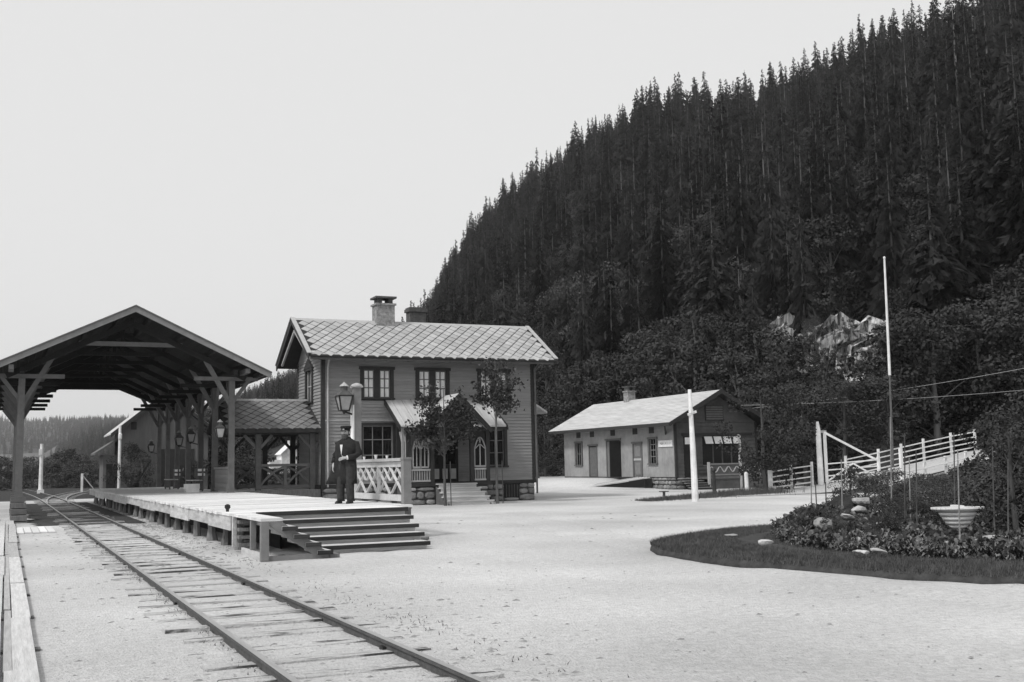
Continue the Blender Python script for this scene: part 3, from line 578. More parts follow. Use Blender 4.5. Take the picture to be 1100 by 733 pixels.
# ------------------------------------------------------------------ station house
HX0, HX1, HY0, HY1, HS, HE = 11.5, 20.9, 43.4, 47.4, .78, 6.08
hs = thing('station_house', 'two storey timber station house with diamond slate roof and gabled porch', 'house', (16.2, 45.4, 0))
part('wall', MB().box(HX0+.12, HX1-.12, HY0+.13, HY1, HS, HE), 'trim_dark', hs)
def siding(y_or_x, axis, a0, a1, z0, z1, openings, m, row=.135, sgn=-1):
    mb = MB(); z = z0
    while z < z1-.01:
        zt = min(z+row, z1); segs = [(a0, a1)]
        for (oa, ob, oz0, oz1) in openings:
            if oz0 < (z+zt)/2 < oz1:
                ns = []
                for s0, s1 in segs:
                    if ob <= s0 or oa >= s1: ns.append((s0, s1)); continue
                    if oa > s0: ns.append((s0, oa))
                    if ob < s1: ns.append((ob, s1))
                segs = ns
        for s0, s1 in segs:
            p = y_or_x; q = [(p+sgn*.036, z), (p+sgn*.002, zt+.012), (p-sgn*.03, zt+.012), (p-sgn*.03, z)]
            if axis == 'x': mb.prism([(s0, y_, z_) for y_, z_ in q], (s1-s0, 0, 0))
            else: mb.prism([(x_, s0, z_) for x_, z_ in q], (0, s1-s0, 0))
        z += row
    return mb
W1 = [(13.07, 14.50), (15.47, 16.98), (18.28, 19.8)]
ops = [(a, c, 4.28, 5.66) for a, c in W1]+[(13.02, 14.6, 1.35, 3.36), (18.5, 19.62, 1.4, 3.16)]
part('siding', siding(HY0, 'x', HX0, HX1, HS+.1, HE, ops, 'siding'), 'siding', hs, stuff=True)
gops = [(44.75, 46.0, 4.2, 5.75)]
sg = siding(HX0, 'y', HY0, HY1, HS+.1, HE, gops, 'siding'); part('siding', sg, 'siding', hs, stuff=True)
part('siding', siding(HX1, 'y', HY0, HY1, HS+.1, HE, [], 'siding', sgn=1), 'siding', hs, stuff=True)
RYR, RZR, RYE, RZE = 45.4, 7.80, 42.58, 6.04    # ridge and front eave of the roof
rs = (RZR-RZE)/(RYR-RYE)
for x in (HX0, HX1-.03):
    part('gable_wall', MB().prism([(x, HY0, HE), (x, HY1, HE), (x, RYR, RZR-.12)], (.03, 0, 0)), 'siding', hs)
part('siding', MB().add([(HX0-.02, HY0, HE), (HX0-.02, HY1, HE), (HX0-.02, RYR, RZR-.14)], [(0, 1, 2)]), 'siding', hs)
for x in (HX0-.05, HX1-.1): part('corner_board', MB().box(x, x+.15, HY0-.05, HY0+.1, HS, HE), 'trim_dark', hs)
part('corner_board', MB().box(HX0-.05, HX0+.1, HY1-.1, HY1+.05, HS, HE), 'trim_dark', hs)
part('sill_beam', MB().box(HX0-.06, HX1+.06, HY0-.07, HY0+.1, HS-.04, HS+.1), 'trim_dark', hs)
part('sill_beam', MB().box(HX0-.07, HX0+.09, HY0+.1, HY1, HS-.04, HS+.1), 'trim_dark', hs)
part('belt_board', MB().box(HX0+.1, 14.6, HY0-.05, HY0-.0, 3.42, 3.47), 'pale_paint', hs)
part('downpipe', MB().tube([(HX1+.08, HY0-.1, HS-.5), (HX1+.08, HY0-.1, 5.7), (HX1+.1, RYE+.1, 5.98)], .045, 8), 'trim_mid', hs)
part('downpipe', MB().tube([(HX0+.2, HY0-.09, HS), (HX0+.2, HY0-.09, 5.6), (HX0+.1, RYE+.1, 5.98)], .04, 8), 'pale_paint', hs)
# roof
RX0, RX1 = 10.75, 21.62
rf = part('roof', MB().prism([(RX0, RYE, RZE), (RX0, RYR, RZR), (RX0, 2*RYR-RYE, RZE), (RX0, 2*RYR-RYE, RZE-.1), (RX0, RYR, RZR-.12), (RX0, RYE, RZE-.1)], (RX1-RX0, 0, 0)), 'underlay', hs)
ang = math.atan(rs); Lr = math.hypot(RYR-RYE, RZR-RZE)
sm = slate_mesh(.216, .254, 'slate')
n1 = slates(rf, sm, .24, .28, RX0+.12, RX1-.02, lambda u, v: (u, RYE+v*math.cos(ang), RZE+v*math.sin(ang)+.012), Lr, (ang, 0))
part('starter_course', MB().prism([(RX0+.1, RYE-.03, RZE-.012), (RX0+.1, RYE+.3*math.cos(ang), RZE+.3*math.sin(ang)+.002), (RX0+.1, RYE+.3*math.cos(ang), RZE+.3*math.sin(ang)+.01), (RX0+.1, RYE-.03, RZE+.004)], (RX1-RX0-.14, 0, 0)), 'slate', rf)
part('ridge_capping', MB().prism([(RX0-.02, RYR-.16, RZR-.06), (RX0-.02, RYR, RZR+.05), (RX0-.02, RYR+.16, RZR-.06)], (RX1-RX0+.04, 0, 0)), 'slate', rf)
for x in (RX0-.05, RX1-.0):
    for s in (-1, 1):
        ye = RYR+s*(RYR-RYE); part('barge_board', MB().prism([(x, RYR, RZR+.04), (x, ye+s*.04, RZE+.03), (x, ye+s*.04, RZE-.2), (x, RYR, RZR-.22)], (.05, 0, 0)), 'trim_dark', rf)
        part('verge_board', MB().prism([(x-.04, RYR, RZR+.085), (x-.04, ye+s*.05, RZE+.075), (x-.04, ye+s*.05, RZE+.035), (x-.04, RYR, RZR+.045)], (.18, 0, 0)), 'pale_paint', rf)
for s in (-1, 1):   # inner pale framing under the gable overhang
    part('gable_strut', MB().beam((RX0+.1, RYR, RZR-.5), (RX0+.1, RYR+s*2.3, RZE-.0), .08, .1), 'pale_paint', rf)
part('gutter', MB().tube([(RX0+.05, RYE-.06, RZE-.06), (RX1, RYE-.06, RZE-.06)], .06, 8), 'trim_dark', rf)
part('eave_board', MB().box(RX0+.06, RX1-.06, RYE, RYE+.04, RZE-.2, RZE-.1), 'trim_mid', rf)
for x in np.arange(11.2, 21.5, .93): part('rafter_end', MB().beam((x, RYE+.1, RZE-.16), (x, HY0+.1, RZE-.16+rs*.7), .08, .1), 'trim_dark', rf)
# chimneys
c1 = part('chimney', MB().box(14.33, 15.13, 45.0, 45.7, 7.3, 8.50).box(14.27, 15.19, 44.94, 45.76, 8.5, 8.58), 'brick', hs)
part('chimney_cap', MB().box(14.40, 14.58, 45.06, 45.64, 8.58, 8.80).box(14.88, 15.06, 45.06, 45.64, 8.58, 8.80).box(14.26, 15.2, 44.92, 45.78, 8.80, 8.88), 'brick_dark', c1)
rw = part('rear_wing', MB().box(16.5, 22.3, HY1+.02, 52, HS, 4.2).prism([(16.5, 47.45, 4.2), (16.5, 52, 4.2), (16.5, 52, 6.2), (16.5, 47.45, 6.2)], (3.5, 0, 0)), 'siding_far', hs)
part('wing_roof', MB().prism([(20.9, 47.42, 5.6), (23.6, 47.42, 3.95), (23.6, 47.42, 4.05), (20.9, 47.42, 5.72)], (0, 4.8, 0)), 'zinc', hs)
part('wing_roof', MB().prism([(16.2, 47.5, 6.2), (20.4, 47.5, 6.2), (18.2, 47.5, 7.4)], (0, 4.9, 0)), 'slate_dark', hs)
part('chimney', MB().box(17.45, 18.25, 49.6, 50.2, 6.6, 8.95).box(17.38, 18.32, 49.54, 50.26, 8.95, 9.1).box(17.42, 18.28, 49.58, 50.22, 9.1, 9.17), 'brick_dark', hs)
# foundation stones
def stones(parent, x0, x1, y, z0, z1, seed, depth=.25, axis='x', hmin=.2, hmax=.32, jig=.05):
    R2 = random.Random(seed); z = z0
    while z < z1-.06:
        h = min(R2.uniform(hmin, hmax), z1-z)
        if z1-z-h < .1: h = z1-z
        x = x0
        while x < x1-.05:
            w = min(R2.uniform(.3, .75), x1-x)
            if x1-x-w < .16: w = x1-x
            k = 0; mb = MB(); n = 9; d = R2.uniform(.0, jig); ring = []
            for j in range(n):
                a = 2*math.pi*j/n; ca, sa = math.cos(a), math.sin(a); q = max(abs(ca), abs(sa)); sc = .96*(.55+.45/q*1.0) ; sc = min(1/q, 1.12)*R2.uniform(.93, .99)
                ring.append((x+w/2+ca*sc*(w/2-.008), z+h/2+sa*sc*(h/2-.008)))
            P = []
            for rr, off in ((1, 0), (1, -depth*.35-d*.3), (.72, -depth*.35-d-.03)):
                for (u, v_) in ring: P.append((x+w/2+(u-x-w/2)*rr, y+off, z+h/2+(v_-z-h/2)*rr))
            P.append((x+w/2, y-depth*.35-d-.045, z+h/2))
            if axis == 'y': P = [(y+(py-y), px, pz) for px, py, pz in P]
            F = []
            for i in range(2):
                for j in range(n): F.append((i*n+j, i*n+(j+1) % n, (i+1)*n+(j+1) % n, (i+1)*n+j))
            for j in range(n): F.append((2*n+j, 2*n+(j+1) % n, 3*n))
            part('stone', MB().add(P, F), 'stone', parent); x += w
        z += h
fd = part('foundation', MB().box(HX0, HX1, HY0+.03, HY1, -.1, HS-.04), 'mortar', hs)
stones(fd, HX0, 14.4, HY0+.04, 0, HS-.04, 3); stones(fd, 18.05, 19.42, HY0+.04, 0, HS-.04, 4); stones(fd, 20.15, HX1, HY0+.04, 0, HS-.04, 5); stones(fd, 19.42, 20.15, HY0+.04, 0, .14, 6)
part('cellar_window', MB().box(19.44, 20.14, HY0-.02, HY0+.06, .14, HS-.06), 'door_dark', hs)
for i in range(5): part('bar', MB().box(19.53+i*.13, 19.55+i*.13, HY0-.04, HY0-.02, .16, HS-.08), 'trim_mid', hs)
# windows
def window(parent, x0, x1, z0, z1, y, cols, rows, trim='trim_dark', sash='trim_mid', curtain=False, mull=.2, lights=1, head=.12):
    f = part('window', MB().box(x0-.11, x0+.03, y-.075, y+.09, z0, z1).box(x1-.03, x1+.11, y-.075, y+.09, z0, z1).box(x0-.16, x1+.16, y-.10, y+.09, z1, z1+head).box(x0-.15, x1+.15, y-.12, y+.09, z0-.07, z0), trim, parent)
    wl = (x1-x0-.06-mull*(lights-1))/lights
    for k in range(lights):
        a = x0+.03+k*(wl+mull); c = a+wl
        if k: part('mullion', MB().box(a-mull, a, y-.06, y+.08, z0, z1), trim, f)
        part('pane', MB().box(a, c, y+.05, y+.065, z0, z1), 'pane', f)
        sb = MB().box(a, a+.05, y-.0, y+.05, z0, z1).box(c-.05, c, y, y+.05, z0, z1).box(a+.05, c-.05, y, y+.05, z1-.05, z1).box(a+.05, c-.05, y, y+.05, z0, z0+.05)
        part('sash', sb, sash, f)
        if curtain:
            for q0, q1 in ((a+.05, a+.05+(wl-.1)*.43), (c-.05-(wl-.1)*.43, c-.05)): 
                cu = MB(); nn = 8
                for i in range(nn+1): u = q0+(q1-q0)*i/nn; yy = y+.036+.010*math.sin(i*2.2); cu.v += [(u, yy, z0+.05), (u, yy, z1-.05)]
                cu.f = [(2*i, 2*i+2, 2*i+3, 2*i+1) for i in range(nn)]; part('curtain', cu, 'curtain', f)
        for j in range(1, cols): xx = a+wl*j/cols; part('glazing_bar', MB().box(xx-.017, xx+.017, y+.0, y+.03, z0+.05, z1-.05), sash, f)
        for zz in rows: zz = z0+(z1-z0)*zz; part('glazing_bar', MB().box(a+.05, c-.05, y+.001, y+.029, zz-.018, zz+.018), sash, f)
    return f
for a, c in W1: window(hs, a+.11, c-.11, 4.37, 5.54, HY0, 2, (.36, .68), curtain=True, lights=2, mull=.22)
window(hs, 13.13, 14.49, 1.44, 3.24, HY0, 3, (.33, .68), lights=1, sash='grey_paint')
window(hs, 18.61, 19.5, 1.5, 3.04, HY0, 2, (.36, .7), sash='trim_mid', lights=1)
# gable window, on the left wall
def window_x(parent, y0, y1, z0, z1, x, cols, rows, trim='trim_dark', sash='trim_mid', pane='pane', sgn=-1):
    B = lambda xa, xb, *r: (min(x+sgn*xa, x+sgn*xb), max(x+sgn*xa, x+sgn*xb), *r)
    f = part('window', MB().box(*B(.075, -.09, y0-.11, y0+.03, z0, z1)).box(*B(.075, -.09, y1-.03, y1+.11, z0, z1)).box(*B(.1, -.09, y0-.15, y1+.15, z1, z1+.11)).box(*B(.12, -.09, y0-.15, y1+.15, z0-.07, z0)), trim, parent)
    part('pane', MB().box(*B(-.05, -.065, y0+.03, y1-.03, z0, z1)), pane, f)
    for j in range(cols+1):
        w = .03 if 0 < j < cols else .05; yy = y0+.03+w+(y1-y0-.06-2*w)*j/cols; part('glazing_bar', MB().box(*B(0, -.04, yy-w/2, yy+w/2, z0, z1)), sash, f)
    for q in rows: zz = z0+(z1-z0)*q; part('glazing_bar', MB().box(*B(.001, -.038, y0+.05, y1-.05, zz-.02, zz+.02)), sash, f)
    return f
gw = window_x(hs, 44.86, 45.9, 4.3, 5.62, HX0, 2, (.5,), sash='pale_paint')
part('window_hood', MB().prism([(HX0-.12, 44.7, 5.72), (HX0-.12, 46.06, 5.72), (HX0-.12, 45.38, 6.12)], (.1, 0, 0)), 'trim_dark', gw)
# porch
pc = thing('porch', 'gabled wooden entrance porch with arched windows on the station house front', 'porch', (16.5, 42.6, 0))
PY = 41.85; PD = .86
part('deck', MB().box(14.55, 18.15, PY, HY0-.08, PD-.08, PD), 'trim_mid', pc); part('deck_edge', MB().box(14.5, 18.2, PY-.04, PY, PD-.13, PD+.01), 'trim_dark', pc)
pb = part('base', MB().box(14.6, 18.05, PY+.12, HY0-.1, -.05, PD-.14), 'mortar', pc); stones(pb, 14.6, 15.75, PY+.12, 0, PD-.15, 8); stones(pb, 17.5, 18.05, PY+.12, 0, PD-.15, 9)
for s0, s1 in ((14.15, 16.0), (17.3, 18.75)):
    part('lean_to_roof', MB().prism([(s0 if s0 < 16 else s0-.0, HY0-.04, 4.22), (s0, PY-.35, 3.10), (s0, PY-.35, 3.16), (s0, HY0-.04, 4.29)], (s1-s0, 0, 0)), 'zinc', pc)
    for xx in np.arange(s0+.25, s1, .42): part('seam', MB().beam((xx, HY0-.06, 4.30), (xx, PY-.34, 3.175), .02, .025), 'pale_paint', pc)
part('verge', MB().prism([(14.08, HY0-.04, 4.28), (14.08, PY-.38, 3.16), (14.08, PY-.38, 3.0), (14.08, HY0-.04, 4.1)], (.07, 0, 0)), 'trim_dark', pc)
part('verge', MB().prism([(18.75, HY0-.04, 4.28), (18.75, PY-.38, 3.16), (18.75, PY-.38, 3.0), (18.75, HY0-.04, 4.1)], (.07, 0, 0)), 'trim_dark', pc)
part('eave_beam', MB().box(14.5, 18.3, PY-.02, PY+.14, 2.92, 3.08), 'trim_dark', pc)
GA = (16.62, 4.38)
for s in (-1, 1):
    part('gable_roof', MB().prism([(GA[0], PY-.5, GA[1]), (GA[0]+s*1.38, PY-.5, 3.0), (GA[0]+s*1.38, PY-.5, 3.07), (GA[0], PY-.5, GA[1]+.08)], (0, 1.75, 0)), 'zinc', pc)
    part('gable_barge', MB().prism([(GA[0], PY-.55, GA[1]+.1), (GA[0]+s*1.45, PY-.55, 2.98), (GA[0]+s*1.36, PY-.55, 2.84), (GA[0], PY-.55, GA[1]-.18)], (0, .05, 0)), 'trim_dark', pc)
part('gable_infill', MB().prism([(GA[0], PY-.05, GA[1]-.05), (GA[0]-1.15, PY-.05, 3.1), (GA[0]+1.15, PY-.05, 3.1)], (0, .05, 0)), 'trim_dark', pc)
part('finial', MB().lathe([(.04, GA[1]), (.035, GA[1]+.16), (.09, GA[1]+.2), (.05, GA[1]+.27), (.015, GA[1]+.36)], GA[0], PY-.52, 8), 'trim_dark', pc)
for x in (14.62, 15.62, 17.36, 18.06): part('porch_post', MB().box(x-.08, x+.08, PY, PY+.15, PD, 2.92), 'trim_dark', pc)
for x, q in ((14.62, HY0-.3),): part('porch_post', MB().box(x-.08, x+.08, q, q+.15, PD, 3.6), 'trim_dark', pc)
for x0, x1 in ((14.72, 15.54), (17.46, 17.98)):
    part('balustrade_rail', MB().box(x0, x1, PY+.03, PY+.1, PD+.5, PD+.57).box(x0, x1, PY+.03, PY+.1, PD+.06, PD+.13), 'pale_paint', pc)
    xx = x0+.05
    while xx < x1: part('baluster', MB().box(xx-.018, xx+.018, PY+.045, PY+.085, PD+.13, PD+.5), 'lattice2', pc); xx += .105
    part('panel', MB().box(x0, x1, PY+.11, PY+.13, PD+.04, PD+.58), 'trim_mid', pc)
def gothic(x0, x1, z0, z1, zp, y):
    f = None; w = .055; xm = (x0+x1)/2
    pts = [(x0, z0), (x0, z1)]+[(x0+(xm-x0)*t, z1+(zp-z1)*math.sin(t*math.pi/2)**.9) for t in (.2, .4, .6, .8)]+[(xm, zp)]
    full = pts+[(2*xm-x, z) for x, z in pts[::-1][1:]]
    mb = MB()
    for (xa, za), (xb, zb) in zip(full, full[1:]): mb.beam((xa, y, za), (xb, y, zb), .05, w, (0, 1, 0)) 
    mb.beam((x0, y, z0), (x1, y, z0), .06, .07); f = part('arched_window', mb, 'lattice2', pc)
    part('pane', MB().prism([(x, y+.02, z) for x, z in full], (0, .01, 0)), 'pane', f)
    part('mullion', MB().beam((xm, y, z0), (xm, y, zp-.05), .035, .035), 'lattice2', f)
    for s in (-1, 1): part('tracery', MB().beam((xm+s*(xm-x0)*.95, y, z1), (xm, y, z1+.22), .03, .03), 'lattice2', f)
    return f
gothic(17.47, 17.97, 1.5, 2.2, 2.68, PY+.05); gothic(14.80, 15.12, 1.5, 2.2, 2.62, PY+.05); gothic(15.14, 15.46, 1.5, 2.2, 2.62, PY+.05)
part('arch_panel', MB().prism([(17.44, PY+.09, 1.44), (18.0, PY+.09, 1.44), (18.0, PY+.09, 2.92), (17.44, PY+.09, 2.92)], (0, .02, 0)), 'trim_dark', pc)
for x, y0 in ((14.62, PY+.25), (14.62, PY+.7)):   # side strut work toward the platform
    part('side_stile', MB().box(x-.05, x+.05, y0, y0+.1, PD, 3.1), 'pale_paint', pc); part('side_brace', MB().beam((x, y0+.05, 2.4), (x-.0, y0+.4, 2.95), .06, .07), 'pale_paint', pc)
part('side_panel', MB().box(14.6, 14.64, PY+.15, HY0-.1, PD, PD+.6), 'grey_paint', pc)
dr = part('door', MB().box(15.72, 17.3, HY0-.12, HY0-.05, PD, 2.95), 'door_dark', pc)
for i in range(4): part('door_panel', MB().box(15.82+i*.38, 16.05+i*.38, HY0-.15, HY0-.12, PD+.14, PD+.56), 'pale_paint', dr)
for i in range(2): part('door_pane', MB().box(15.86+i*.78, 16.4+i*.78, HY0-.14, HY0-.122, PD+.75, 2.6), 'pane', dr)
ps = thing('porch_steps', 'five plain wooden steps rising to the porch of the station house', 'steps', (16.6, 41, 0))
for i in range(5):
    z = PD-.02-.168*(i+.5)+.08; yy = PY-.05-.27*i; e = .07*i
    part('tread', MB().box(15.72-e*.3, 17.42+e, yy-.30, yy, z-.045, z), 'tread', ps); part('riser', MB().box(15.76-e*.3, 17.38+e, yy-.27, yy-.25, z-.17, z-.046), 'riser', ps)
for x in (15.72, 17.5): part('stringer', MB().prism([(x, PY-.05, PD-.14), (x, PY-.05, 0), (x, PY-1.5, 0), (x, PY-1.35, .1)], (.05, 0, 0)), 'trim_mid', ps)

# ------------------------------------------------------------------ roofed passage between platform and house
cn = thing('covered_passage', 'low slate roofed passage with crossed railings joining roof and house', 'passage', (9.6, 45, 0))
CY, CZ, EY_, EZ = 45.72, 4.38, 43.42, 3.16; ca = math.atan((CZ-EZ)/(CY-EY_)); CL = math.hypot(CY-EY_, CZ-EZ)
cr_ = part('roof', MB().prism([(7.7, EY_, EZ), (7.7, CY, CZ), (7.7, 2*CY-EY_, EZ), (7.7, 2*CY-EY_, EZ-.08), (7.7, CY, CZ-.09), (7.7, EY_, EZ-.08)], (HX0-.03-7.7, 0, 0)), 'underlay', cn)
sm2 = slate_mesh(.205, .225, 'slate_dark')  # same slate as the house, its duller light put into the tone
slates(cr_, sm2, .23, .248, 7.72, HX0-.04, lambda u, v: (u, EY_+v*math.cos(ca), EZ+v*math.sin(ca)+.012), CL, (ca, 0))
part('starter_course', MB().prism([(7.7, EY_-.03, EZ-.012), (7.7, EY_+.28*math.cos(ca), EZ+.28*math.sin(ca)+.002), (7.7, EY_+.28*math.cos(ca), EZ+.28*math.sin(ca)+.01), (7.7, EY_-.03, EZ+.004)], (HX0-.05-7.7, 0, 0)), 'slate_dark', cr_)
part('ridge_capping', MB().box(7.7, HX0-.04, CY-.12, CY+.12, CZ-.02, CZ+.06), 'zinc', cr_)
part('eave_board', MB().box(7.7, HX0-.02, EY_-.03, EY_+.03, EZ-.18, EZ-.01), 'trim_dark', cr_)
part('deck', MB().box(8.12, HX0-.06, 43.6, 47.6, HP-.1, HP-.004), 'boards', cn)
for x, y_ in ((9.05, 43.95), (11.22, 43.95), (8.6, 47.2), (11.2, 47.2), (10.0, 47.2)):
    part('post', MB().box(x-.1, x+.1, y_-.1, y_+.1, HP, 2.95), 'shed_timber' if y_ < 45 else 'trim_dark', cn)
    for s in (-1, 1): part('brace', MB().beam((x, y_, 2.3), (x+s*.55, y_, 2.9), .09, .11), 'shed_timber' if y_ < 45 else 'trim_dark', cn)
for y_ in (43.95, 47.2): part('beam', MB().box(7.8, HX0-.05, y_-.08, y_+.08, 2.92, 3.06), 'trim_dark', cn)
for y_, xa, xb in ((43.95, 9.15, 11.12), (47.2, 8.7, 11.1)):
    m_ = 'shed_timber'; part('rail', MB().box(xa, xb, y_-.06, y_+.06, HP+.93, HP+1.03), m_, cn); part('rail', MB().box(xa, xb, y_-.06, y_+.06, HP+.05, HP+.19), m_, cn)
    xm = (xa+xb)/2; part('stile', MB().box(xm-.06, xm+.06, y_-.05, y_+.05, HP+.19, HP+.93), m_, cn)
    for x0, x1 in ((xa, xm-.06), (xm+.06, xb)):
        for f0, f1 in ((0, 1), (1, 0)):
            mb = MB(); P = [(x0+(x1-x0)*t, y_+(.02 if f0 else -.02), HP+.21+.7*((t if f0 == 0 else 1-t)+.16*math.sin(math.pi*t)*(1 if (f0 == 0) == (x0 == xa) else 1))) for t in np.linspace(0, 1, 7)]
            P = [(a, c, min(d, HP+.92)) for a, c, d in P]
            for a, c in zip(P, P[1:]): mb.beam(a, c, .05, .08)
            part('curved_brace', mb, m_, cn)
part('sill', MB().box(8.1, HX0-.05, 43.5, 43.6, HP-.32, HP-.0), 'stub', cn)

# ------------------------------------------------------------------ refreshment building on the right
OX, OY, OY1, OX1, OB, OE = 33.2, 51.1, 64.3, 38.6, .64, 3.66
ob = thing('outbuilding', 'long low timber building with pale side wall, dark gable and veranda', 'building', (35.9, 57.5, 0))
part('wall', MB().box(OX+.05, OX1, OY+.06, OY1, OB, OE), 'yellow_wall', ob)
dops = [(61.8, 62.72, 1.35, 2.88), (59.85, 60.95, OB, 2.67), (57.05, 58.68, OB, 2.95), (54.54, 55.6, OB, 2.69), (52.93, 53.82, 1.36, 2.9)]
# upright boarding on the pale side wall
mb = MB(); y = OY
while y < OY1-.02:
    y1 = min(y+.19, OY1); zz = [(OB, OE)]
    for (a, c, z0, z1) in dops:
        if a < (y+y1)/2 < c:
            nz_ = []
            for q0, q1 in zz:
                if z0 > q0: nz_.append((q0, z0))
                if z1 < q1: nz_.append((z1, q1))
            zz = nz_
    for q0, q1 in zz: mb.box(OX-.018-rng.uniform(0, .006), OX+.052, y+.004, y1-.004, q0, q1)
    y = y1
part('side_boarding', mb, 'yellow_wall', ob, stuff=True)
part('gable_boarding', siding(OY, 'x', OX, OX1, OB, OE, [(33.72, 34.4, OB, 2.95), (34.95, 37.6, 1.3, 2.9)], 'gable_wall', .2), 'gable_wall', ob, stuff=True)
RX, RZ_ = 35.85, 5.42; OEX, OEZ = 32.42, 3.62
mb = MB(); 
for k in range(9):
    z = OE+k*.2; h = (RZ_-.15-z)/(RZ_-.15-OE); 
    if h > .05: mb.prism([(RX-(RX-OX)*h, OY-.028, z), (RX+(OX1-RX)*h, OY-.028, z), (RX+(OX1-RX)*max(h-.115, 0), OY-.004, z+.21), (RX-(RX-OX)*max(h-.115, 0), OY-.004, z+.21)], (0, .06, 0))
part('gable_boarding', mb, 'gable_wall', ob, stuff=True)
part('gable_end', MB().prism([(OX+.05, OY1-.05, OE), (OX1, OY1-.05, OE), (RX, OY1-.05, RZ_-.15)], (0, .05, 0)), 'gable_wall', ob)
for x in (OX-.05, OX1-.08): part('corner_board', MB().box(x, x+.13, OY-.06, OY+.07, OB, OE), 'trim_dark', ob)
mt = MB().prism([(OEX, 50.4, OEZ), (RX, 50.4, RZ_), (2*RX-OEX, 50.4, OEZ), (2*RX-OEX, 50.4, OEZ-.1), (RX, 50.4, RZ_-.12), (OEX, 50.4, OEZ-.1)], (0, 14.6, 0)); orf = part('roof', mt, 'underlay', ob)
# shingle courses of the pale roof
oa = math.atan((RZ_-OEZ)/(RX-OEX)); OL = math.hypot(RZ_-OEZ, RX-OEX)
for k in range(20):
    a, c = OL*k/20, OL*(k+1)/20+.02; P = lambda q, d: (OEX+q*math.cos(oa)-d*math.sin(oa), 50.38, OEZ+q*math.sin(oa)+d*math.cos(oa))
    part('shingle_course', MB().prism([P(a, .03), P(min(c, OL), .012), P(min(c, OL), .002), P(a, .002)], (0, 14.64, 0)), 'zinc', orf)
for s, xe in ((-1, OEX), (1, 2*RX-OEX)): part('barge_board', MB().prism([(RX, 50.33, RZ_+.05), (xe, 50.33, OEZ+.03), (xe, 50.33, OEZ-.2), (RX, 50.33, RZ_-.2)], (0, .05, 0)), 'trim_dark', orf)
part('eave_board', MB().box(OEX-.03, OEX+.02, 50.4, 65, OEZ-.18, OEZ-.01), 'trim_dark', orf)
part('eave_strut', MB().beam((OX-.02, 52.0, 3.05), (OEX+.2, 51.2, OEZ-.15), .08, .1), 'trim_dark', ob)
ch = part('chimney', MB().box(35.58, 36.12, 60.0, 60.55, 5.0, 5.95).box(35.52, 36.18, 59.94, 60.61, 5.95, 6.03), 'brick', ob)
part('chimney_cap', MB().box(35.54, 36.16, 59.96, 60.59, 6.25, 6.32).box(35.62, 35.74, 60.04, 60.51, 6.03, 6.25).box(35.96, 36.08, 60.04, 60.51, 6.03, 6.25), 'brick_dark', ch)
fo = part('foundation', MB().box(OX+.03, OX1-.05, OY+.05, OY1, -.3, OB), 'mortar', ob); stones(fo, OY, 54.2, OX+.03, 0.0, OB, 12, axis='y'); stones(fo, OX, 34.3, OY+.05, 0, OB, 13)
part('sill_beam', MB().box(OX-.04, OX+.06, OY-.03, OY1, OB-.08, OB+.04), 'trim_dark', ob)
window_x(ob, 61.88, 62.64, 1.43, 2.8, OX, 2, (.5,), trim='trim_mid', sash='grey_paint'); window_x(ob, 53.01, 53.74, 1.44, 2.8, OX, 2, (.28, .55, .78), trim='trim_mid', sash='grey_paint')
for y0 in (62.0, 60.2, 57.6, 55.0, 53.2): part('attic_window', MB().box(OX-.03, OX+.03, y0, y0+.55, 3.13, 3.5), 'trim_dark', ob)
def door_x(y0, y1, z1, m, nm='door'):
    f = part(nm, MB().box(OX-.005, OX+.04, y0, y1, OB, z1), m, ob); part('frame', MB().box(OX-.05, OX+.03, y0-.1, y0, OB, z1).box(OX-.05, OX+.03, y1, y1+.1, OB, z1).box(OX-.09, OX+.03, y0-.16, y1+.16, z1, z1+.1), 'trim_mid', f); return f
d = door_x(59.95, 60.85, 2.58, 'door_dark'); part('door_board', MB().box(OX-.03, OX-.006, 60.0, 60.8, OB+.05, 2.5), 'trim_mid', d)
d = door_x(54.64, 55.5, 2.6, 'door_paint'); part('middle_rail', MB().box(OX-.04, OX-.006, 54.66, 55.48, 1.62, 1.74), 'pale_paint', d); part('upper_panel', MB().box(OX-.03, OX-.006, 54.78, 55.36, 1.85, 2.45), 'grey_paint', d); part('lower_panel', MB().box(OX-.03, OX-.006, 54.78, 55.36, .8, 1.5), 'grey_paint', d)
d = door_x(57.08, 58.62, 2.86, 'door_dark', 'double_door'); part('door_leaf', MB().box(OX-.03, OX-.006, 57.9, 58.6, OB+.03, 2.8), 'door_paint', d)
part('open_leaf', MB().box(OX-.78, OX-.0, 56.96, 57.02, OB+.05, 2.8), 'door_dark', d)
sgn = thing('wall_sign', 'small white board sign with faded lettering on the pale side wall', 'sign', (OX-.06, 52.0, 2.52))
part('board', MB().box(OX-.075, OX-.03, 51.3, 52.72, 2.34, 2.70), 'white_paint', sgn)
lt = MB(); R3 = random.Random(5); yy = 51.42
while yy < 52.58:
    lt.box(OX-.079, OX-.0755, yy, yy+.022, 2.46, 2.58)
    if R3.random() < .6: lt.box(OX-.079, OX-.0755, yy+.022, yy+.055, R3.choice([2.46, 2.51, 2.56]), R3.choice([2.58, 2.585]))
    yy += .085
part('lettering', lt, 'grey_paint', sgn)
